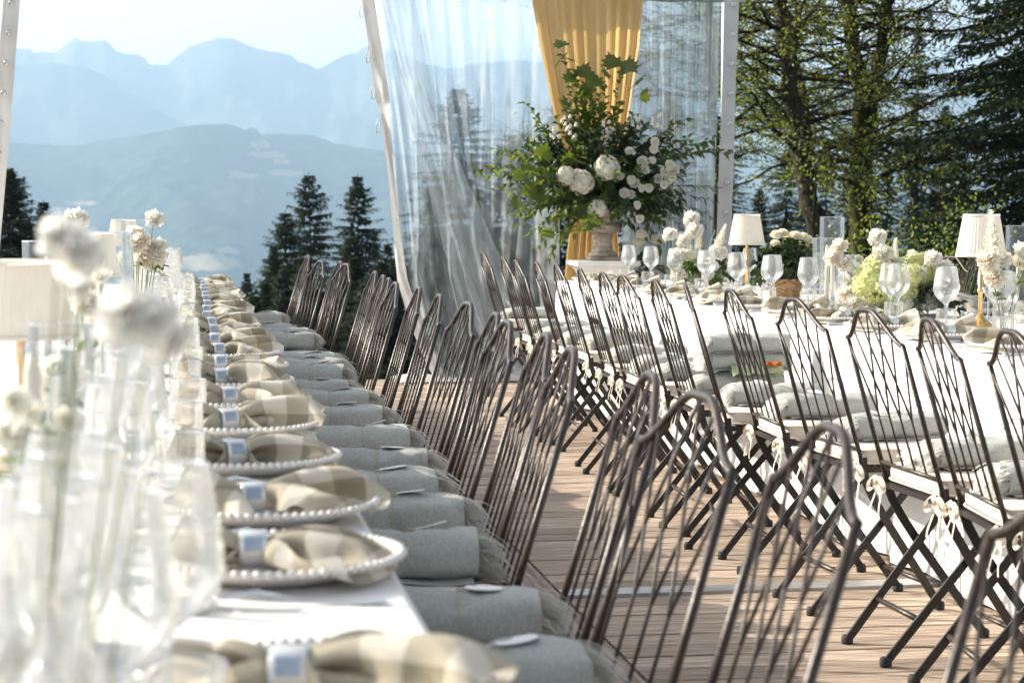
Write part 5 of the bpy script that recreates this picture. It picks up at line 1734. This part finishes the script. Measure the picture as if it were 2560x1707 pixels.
    # maple leaves: picture point, size, tilt
    for (px, py, s, rz, tl) in [(1402, 118, 0.17, 0.3, 1.1), (1398, 152, 0.20, -1.1, 0.9), (1432, 150, 0.12, 1.4, 0.5), (1455, 190, 0.22, -0.4, 1.0), (1545, 165, 0.24, 0.2, 1.2), (1570, 180, 0.25, -0.7, 1.0), (1590, 205, 0.22, -1.6, 1.1),
                                (1530, 190, 0.20, 1.2, 0.8), (1606, 250, 0.17, -2.4, 1.2), (1410, 275, 0.20, 0.9, 1.0), (1430, 205, 0.18, 0.4, 1.0), (1475, 235, 0.18, 2.0, 1.2), (1490, 215, 0.2, -0.3, 1.0),
                                (1262, 400, 0.20, 1.9, 1.2), (1300, 410, 0.17, 1.2, 1.0), (1335, 395, 0.22, 2.9, 1.2), (1290, 455, 0.24, 2.5, 1.1), (1310, 495, 0.26, 2.8, 1.2), (1345, 450, 0.2, 1.8, 1.1), (1320, 430, 0.2, 2.2, 0.9),
                                (1455, 560, 0.24, 3.0, 1.1), (1430, 545, 0.22, 2.7, 1.2), (1490, 480, 0.20, 2.9, 1.2), (1480, 510, 0.18, 3.3, 1.2), (1410, 410, 0.18, 2.8, 1.1), (1275, 520, 0.18, 2.2, 1.1), (1350, 590, 0.16, 3.0, 1.2), (1440, 575, 0.18, 3.3, 1.3)]:
        dy = rg.uniform(-0.32, -0.16) if py > 380 else rg.uniform(-0.1, 0.1)
        m = place(MAP, 'maple_leaf', t, P(px, py, dy), (tl + rg.uniform(-0.5, 0.3), rg.uniform(-0.7, 0.7), rz), s * 0.72)
    # blooms
    for (px, py, r) in [(1492, 420, 0.092), (1428, 456, 0.092), (1390, 440, 0.07), (1468, 520, 0.065)]:
        bloom('hyd_white', t, P(px, py, -0.34), r, (rg.uniform(-0.3, 0.3), -1, 0.35), rg)
    for (px, py) in [(1607, 402), (1612, 376), (1588, 425), (1530, 442), (1552, 450), (1566, 458), (1600, 470), (1635, 462), (1648, 450), (1630, 432), (1642, 414), (1655, 445), (1538, 482), (1556, 486), (1580, 470), (1562, 512), (1604, 358), (1575, 545), (1622, 448), (1660, 425), (1585, 405), (1548, 380)]:
        bloom(rg.choice(['carn_urn', 'rose_urn', 'rose_urn']), t, P(px, py, rg.uniform(-0.40, -0.28)), rg.uniform(0.030, 0.043), (rg.uniform(-0.5, 0.5), -1, rg.uniform(-0.1, 0.6)), rg)
    for (px, py) in [(1395, 305), (1412, 325), (1500, 315), (1515, 332), (1498, 348), (1575, 305), (1370, 330), (1620, 300)]:
        bloom('bell_white', t, P(px, py, rg.uniform(-0.3, -0.1)), rg.uniform(0.05, 0.07), (rg.uniform(-0.6, 0.6), -0.2, 1), rg)
    return t
big_bouquet()

# ------------------------------------------------------------------ vases, basket of roses, table flowers
def make_vase(h, r, neck):
    mb = MB()
    mb.lathe([(0, 0.002), (r * 0.85, 0.002), (r, 0.01), (r, h * 0.55), (r * (0.5 + 0.5 * neck), h * 0.75), (r * neck, h * 0.85), (r * neck, h)], 64, rib=rib_fn(32, 0.02, 0.012, h * 0.97))
    return mb.mesh('vase_wall', M['glass'])
VASE = {'bud': make_vase(0.13, 0.036, 1.0), 'bottle': make_vase(0.19, 0.040, 0.42), 'wide': make_vase(0.14, 0.055, 0.9)}
def short(l):
    for w in (' on ', ' at ', ' beside', ' leaning', ' above', ' behind', ' under', ' near', ' in ', ' past', ' close', ' with', ' beyond', ', '):
        i = l.find(w)
        if i > 0: l = l[:i]
    return l
def stem_vase(x, y, kind, stems, label, leaves=6, z=None, lmat='leaf'):
    """stems: (bloom kind, dx, dy, z above table, radius)"""
    rg2 = random.Random(int(x * 1000) + int(y * 100))
    v = thing('flower_vase', 'ribbed glass vase holding the ' + short(label), 'vase', (x, y, Z_L), 0, 'ribbed flower vases')
    place(VASE[kind], 'vase_wall', v)
    t = thing('table_flowers', label, 'flowers', (x, y, Z_L), 0, 'table flowers')
    st, lv = MB(), MB()
    for (k, dx, dy, z, r) in stems:
        p = Vector((dx, dy, z))
        st.tube(curve_pts((rg2.uniform(-0.01, 0.01), rg2.uniform(-0.01, 0.01), 0.012), p, 0.01), [0.0009 if y < 2 else 0.0014] * 7, 5, False)
        if k.startswith('stock'):
            o = bloom(k, t, p - Vector((0, 0, r)), r * 1.3, (dx * 0.6, dy * 0.6, max(z, 0.2)), rg2)
        else: bloom(k, t, p, r, (dx * 2 + rg2.uniform(-0.4, 0.4), dy * 2 - 0.5, 0.5), rg2)
        for q in range(-(-leaves // max(1, len(stems)))):
            f = rg2.uniform(0.45, 0.9)
            leaf_blade(lv, p * f, Vector((rg2.uniform(-1, 1), rg2.uniform(-1, 1), rg2.uniform(-0.3, 0.7))), rg2.uniform(0.03, 0.06), 0.022, rg2)
    s = st.build('stems', M['stem'], t)
    lv.build('leaves', M[lmat], s, False)
    return t
def cluster(x, y, label, items, nleaf, rad, h, seed, lmat='leaf'):
    """low dense arrangement: items (kind, dx, dy, dz, r)"""
    rg2 = random.Random(seed)
    v = thing('flower_bowl', 'low ribbed glass bowl under the ' + short(label), 'bowl', (x, y, Z_L), 0, 'low flower bowls')
    mb = MB(); mb.lathe([(0, 0.002), (0.05, 0.002), (0.065, 0.02), (0.07, 0.06), (0.068, 0.075)], 48, rib=rib_fn(24, 0.02, 0.01, 0.07)); mb.build('wall', M['glass'], v)
    t = thing('flower_cluster', label, 'flowers', (x, y, Z_L), 0, 'low flower clusters')
    st, lv = MB(), MB()
    for k in range(nleaf):
        a = rg2.uniform(0, 6.28); e = rg2.uniform(-0.1, 1.3)
        tip = Vector((math.cos(a) * math.cos(e) * rad, math.sin(a) * math.cos(e) * rad, 0.03 + h * math.sin(e)))
        tip.z = max(tip.z, 0.015)
        spray(st, lv, (0, 0, 0.03), tip, 0.02, 7, 0.05, 0.03, rg2, 0.3, 0.002)
    for (k, dx, dy, dz, r) in items:
        st.tube(curve_pts((0, 0, 0.03), (dx, dy, dz), 0.0), [0.002] * 7, 4, False)
        if k.startswith('stock'): bloom(k, t, Vector((dx, dy, dz)) - Vector((0, 0, r)), r * 1.3, (dx, dy, dz), rg2)
        else: bloom(k, t, (dx, dy, dz), r, (dx * 3 + rg2.uniform(-0.3, 0.3), dy * 3 - 0.6, 0.6), rg2)
    s = st.build('stems', M['stem'], t)
    lv.build('leaves', M[lmat], s, False)
    return t
def at_px(px, X):
    """where the sight line of column px crosses the line x = X along a table"""
    d = ray(px, 700)
    return X * d.y / d.x
# --- urn-side table
RC = 3.0
y = at_px(2215, RC - 0.05)
it = [('hyd_lime', -0.08, -0.08, 0.14, 0.105), ('hyd_lime', 0.13, -0.04, 0.17, 0.105), ('hyd_lime', 0.02, -0.12, 0.10, 0.09), ('hyd_lime', -0.02, 0.02, 0.19, 0.085), ('hyd_lime', 0.06, -0.14, 0.16, 0.07), ('hyd_white', -0.14, -0.04, 0.07, 0.07), ('hyd_white', 0.02, -0.14, 0.05, 0.07), ('hyd_white', 0.17, -0.08, 0.10, 0.065),
      ('carn_white', -0.04, 0.0, 0.33, 0.045), ('carn_white', -0.03, -0.02, 0.26, 0.052), ('carn_white', 0.02, 0.02, 0.22, 0.05), ('carn_white', -0.01, -0.05, 0.19, 0.045), ('rose_white', 0.12, 0.02, 0.235, 0.05), ('carn_blush', -0.20, 0.02, 0.29, 0.042), ('carn_blush', -0.235, 0.0, 0.245, 0.045),
      ('carn_blush', -0.205, -0.03, 0.215, 0.035), ('carn_white', -0.125, 0.0, 0.24, 0.022), ('carn_white', -0.10, 0.0, 0.21, 0.022), ('carn_blush', -0.17, -0.07, 0.05, 0.045), ('carn_blush', -0.19, -0.03, 0.09, 0.04), ('carn_white', 0.20, -0.03, 0.07, 0.04), ('carn_white', 0.10, -0.12, 0.07, 0.045), ('stock_white', 0.04, 0.03, 0.30, 0.10), ('rose_cream', 0.06, -0.10, 0.14, 0.04)]
cluster(RC - 0.05, y, 'large bouquet of lime hydrangeas, white carnations and blush blooms', it, 36, 0.2, 0.16, 1)
def potted_roses():
    y = at_px(1963, RC - 0.02)
    x = RC - 0.02
    b = thing('wicker_basket', 'round woven wicker basket pot holding cream roses', 'basket', (x, y, Z_L))
    mb = MB(); mb.lathe([(0.0, 0.001), (0.062, 0.001), (0.068, 0.01), (0.078, 0.06), (0.084, 0.10), (0.0, 0.098)], 40); mb.build('body', M['wicker'], b)
    for k in range(11):
        z = 0.008 + k * 0.0095
        r = 0.068 + (0.084 - 0.068) * z / 0.105
        ring = MB(); q = []
        for i in range(73):
            a = 2 * math.pi * i / 72
            rr = r + 0.0035 * math.sin(i * math.pi / 3 + k * math.pi)
            q.append((rr * math.cos(a), rr * math.sin(a), z + 0.0015 * math.sin(i * 0.9)))
        ring.tube(q, 0.0047, 6, False)
        ring.build('woven_row', M['wicker'], b)
    t = thing('rose_plant', 'dark leaved potted plant with cream roses in the wicker basket', 'plant', (x, y, Z_L + 0.095))
    rg2 = random.Random(9)
    st, lv = MB(), MB()
    for k in range(46):
        a = rg2.uniform(0, 6.28); e = rg2.uniform(-0.15, 1.3)
        tip = Vector((math.cos(a) * math.cos(e) * 0.16, math.sin(a) * math.cos(e) * 0.13, 0.03 + 0.17 * math.sin(e)))
        spray(st, lv, (0, 0, 0.0), tip, 0.02, 9, 0.052, 0.036, rg2, 0.3, 0.0022)
    for (dx, dy, dz, r) in [(-0.055, -0.03, 0.225, 0.038), (-0.02, -0.02, 0.235, 0.035), (0.05, 0.0, 0.22, 0.038), (0.085, -0.02, 0.215, 0.036), (0.115, 0.0, 0.20, 0.036), (-0.065, -0.04, 0.185, 0.030), (0.025, 0.03, 0.21, 0.034)]:
        st.tube(curve_pts((0, 0, 0), (dx, dy, dz), 0.0), [0.0022] * 7, 4, False)
        bloom('rose_cream', t, (dx, dy, dz), r, (dx * 2, -0.5, 0.8), rg2)
    s = st.build('stems', M['stem'], t); lv.build('leaves', M['leaf_dark'], s, False)
potted_roses()
y = at_px(1735, RC - 0.08)
it = [('carn_white', -0.02, 0.0, 0.40, 0.055), ('carn_white', -0.01, -0.03, 0.33, 0.062), ('carn_white', -0.15, -0.02, 0.31, 0.05), ('carn_white', -0.06, 0.0, 0.27, 0.05), ('rose_white', 0.12, -0.02, 0.20, 0.06), ('carn_white', -0.10, -0.04, 0.19, 0.055),
      ('rose_cream', -0.05, -0.05, 0.19, 0.05), ('carn_white', 0.16, 0.0, 0.21, 0.04), ('stock_white', 0.13, 0.02, 0.34, 0.14), ('stock_cream', 0.03, 0.02, 0.30, 0.10), ('carn_white', -0.12, -0.08, 0.08, 0.05), ('carn_white', 0.05, -0.10, 0.08, 0.045), ('rose_white', 0.09, -0.07, 0.13, 0.04)]
cluster(RC - 0.08, y, 'airy bunch of white carnations and stocks beside the smaller seeming lamp', it, 26, 0.15, 0.14, 2)
y = at_px(2510, RC - 0.22)
stem_vase(RC - 0.22, y, 'bud', [('stock_white', -0.04, 0.0, 0.40, 0.14), ('carn_blush', -0.07, -0.02, 0.27, 0.045), ('carn_blush', -0.05, -0.03, 0.21, 0.045), ('carn_white', -0.01, 0.02, 0.27, 0.045), ('rose_white', 0.06, 0.0, 0.28, 0.06), ('rose_cream', 0.085, 0.02, 0.26, 0.05)],
          'slanting white stock and blush carnations past the larger lamp', 12)
for px, X, lab, it in ((1620, RC + 0.1, 'cream roses in a pot close to the urn', [('rose_cream', -0.06, 0, 0.24, 0.045), ('rose_cream', -0.05, -0.02, 0.29, 0.045), ('rose_cream', 0.05, 0, 0.25, 0.045), ('rose_cream', 0.09, 0, 0.26, 0.04)]),
                       (2330, RC + 0.1, 'white carnations behind the hydrangea bouquet', [('carn_white', 0, 0, 0.24, 0.045), ('carn_white', 0.05, 0, 0.2, 0.045), ('carn_white', -0.06, 0, 0.18, 0.04)]),
                       (1800, RC + 0.15, 'small white posy beyond the smaller seeming lamp', [('carn_white', 0, 0, 0.18, 0.045), ('rose_white', 0.06, 0, 0.15, 0.045), ('carn_white', -0.06, 0, 0.14, 0.04)])):
    cluster(X, at_px(px, X), lab, it, 18, 0.12, 0.14, px, 'leaf_dark')
# --- open-side table: centre line
def open_at(px, X=None, Y=None): return on_y(px, 600, Y)
def ov(px, Y, kind, stems, label, leaves=6, lmat='leaf'):
    d = on_y(px, 600, Y)
    out = []
    for (k, bx, by, r) in stems:
        q = on_y(bx, by, Y)
        out.append((k, q.x - d.x, rnd.uniform(-0.03, 0.03), q.z - Z_L, r))
    stem_vase(d.x, Y, kind, out, label, leaves, lmat=lmat)
ov(150, 1.28, 'bottle', [('carn_soft', 325, 795, 0.0225), ('carn_soft', 425, 865, 0.018), ('carn_soft', 385, 810, 0.018)], 'blurred white and blush carnations on thin stems at the front of the open-side table', 0)
ov(60, 1.36, 'bottle', [('carn_soft', 180, 645, 0.022), ('carn_soft', 150, 600, 0.016), ('carn_soft', 215, 660, 0.017), ('carn_soft', 205, 725, 0.010)], 'tall blurred white carnations leaning over the front lamp of the open-side table', 0)
ov(40, 1.95, 'wide', [('open_white', 30, 1010, 0.022), ('open_white', 75, 1040, 0.020), ('open_white', 20, 1080, 0.02), ('open_white', 95, 1110, 0.022), ('rose_white', 60, 1090, 0.022), ('open_white', 140, 1130, 0.018), ('open_white', 165, 1060, 0.02)], 'low leafy posy of small white blooms at the very front of the open-side table', 26)
ov(345, 5.4, 'bottle', [('carn_blush', 348, 610, 0.035), ('carn_blush', 372, 632, 0.032), ('carn_blush', 338, 590, 0.028), ('carn_white', 395, 617, 0.026), ('carn_blush', 358, 655, 0.034), ('carn_white', 384, 552, 0.030), ('carn_white', 330, 622, 0.022), ('carn_blush', 385, 645, 0.03)], 'blush sprig with one tall white bloom in a ribbed bottle on the open-side table', 8)
ov(190, 5.0, 'bottle', [('carn_white', 185, 556, 0.036), ('carn_white', 196, 548, 0.026)], 'single round white carnation above the middle lamp of the open-side table', 3)
ov(395, 7.0, 'bud', [('carn_white', 400, 640, 0.03), ('carn_white', 385, 655, 0.03)], 'short white carnations behind the blush sprig on the open-side table', 22, 'alder_leaf')
ov(250, 3.0, 'bud', [('rose_white', 215, 770, 0.030), ('open_white', 250, 700, 0.022)], 'white rose with broad green leaves beside the front lamp on the open-side table', 10)
ov(130, 2.6, 'wide', [('rose_white', 140, 940, 0.03), ('open_white', 175, 960, 0.03), ('open_white', 150, 990, 0.026)], 'white posy with dark leaves under the front lamp of the open-side table', 30, 'leaf_dark')
ov(330, 9.2, 'wide', [('carn_white', 310, 650, 0.04), ('carn_white', 350, 645, 0.04), ('rose_cream', 335, 660, 0.04)], 'white and cream posy near the deck end of the open-side table', 20)
for i, Y in enumerate((2.05, 2.7, 3.25, 3.8, 4.4, 5.1, 5.9, 6.6)):
    v = thing('bud_vase', 'empty ribbed glass vase, %s from the front on the open-side table' % ORD[i + 1], 'vase', (-0.17 + 0.03 * math.sin(i * 2.1), Y, Z_L), 0, 'empty ribbed vases')
    place(VASE[('bud', 'wide', 'bottle')[i % 3]], 'vase_wall', v)

# ================================================================== the air between here and the mountains
def make_haze():
    mb = MB()
    mb.box((0, 3000, 280), (26000, 27000, 1260))
    m, nt, out = mat_new('haze_air')
    pv = nd(nt, 'ShaderNodeVolumePrincipled')
    pv.inputs['Color'].default_value = (0.50, 0.74, 1.0, 1)
    pv.inputs['Density'].default_value = 1.25e-4
    pv.inputs['Anisotropy'].default_value = 0.25
    nt.links.new(pv.outputs[0], out.inputs['Volume'])
    o = mb.build('haze', m, smooth=False)
    o['kind'] = 'stuff'
make_haze()
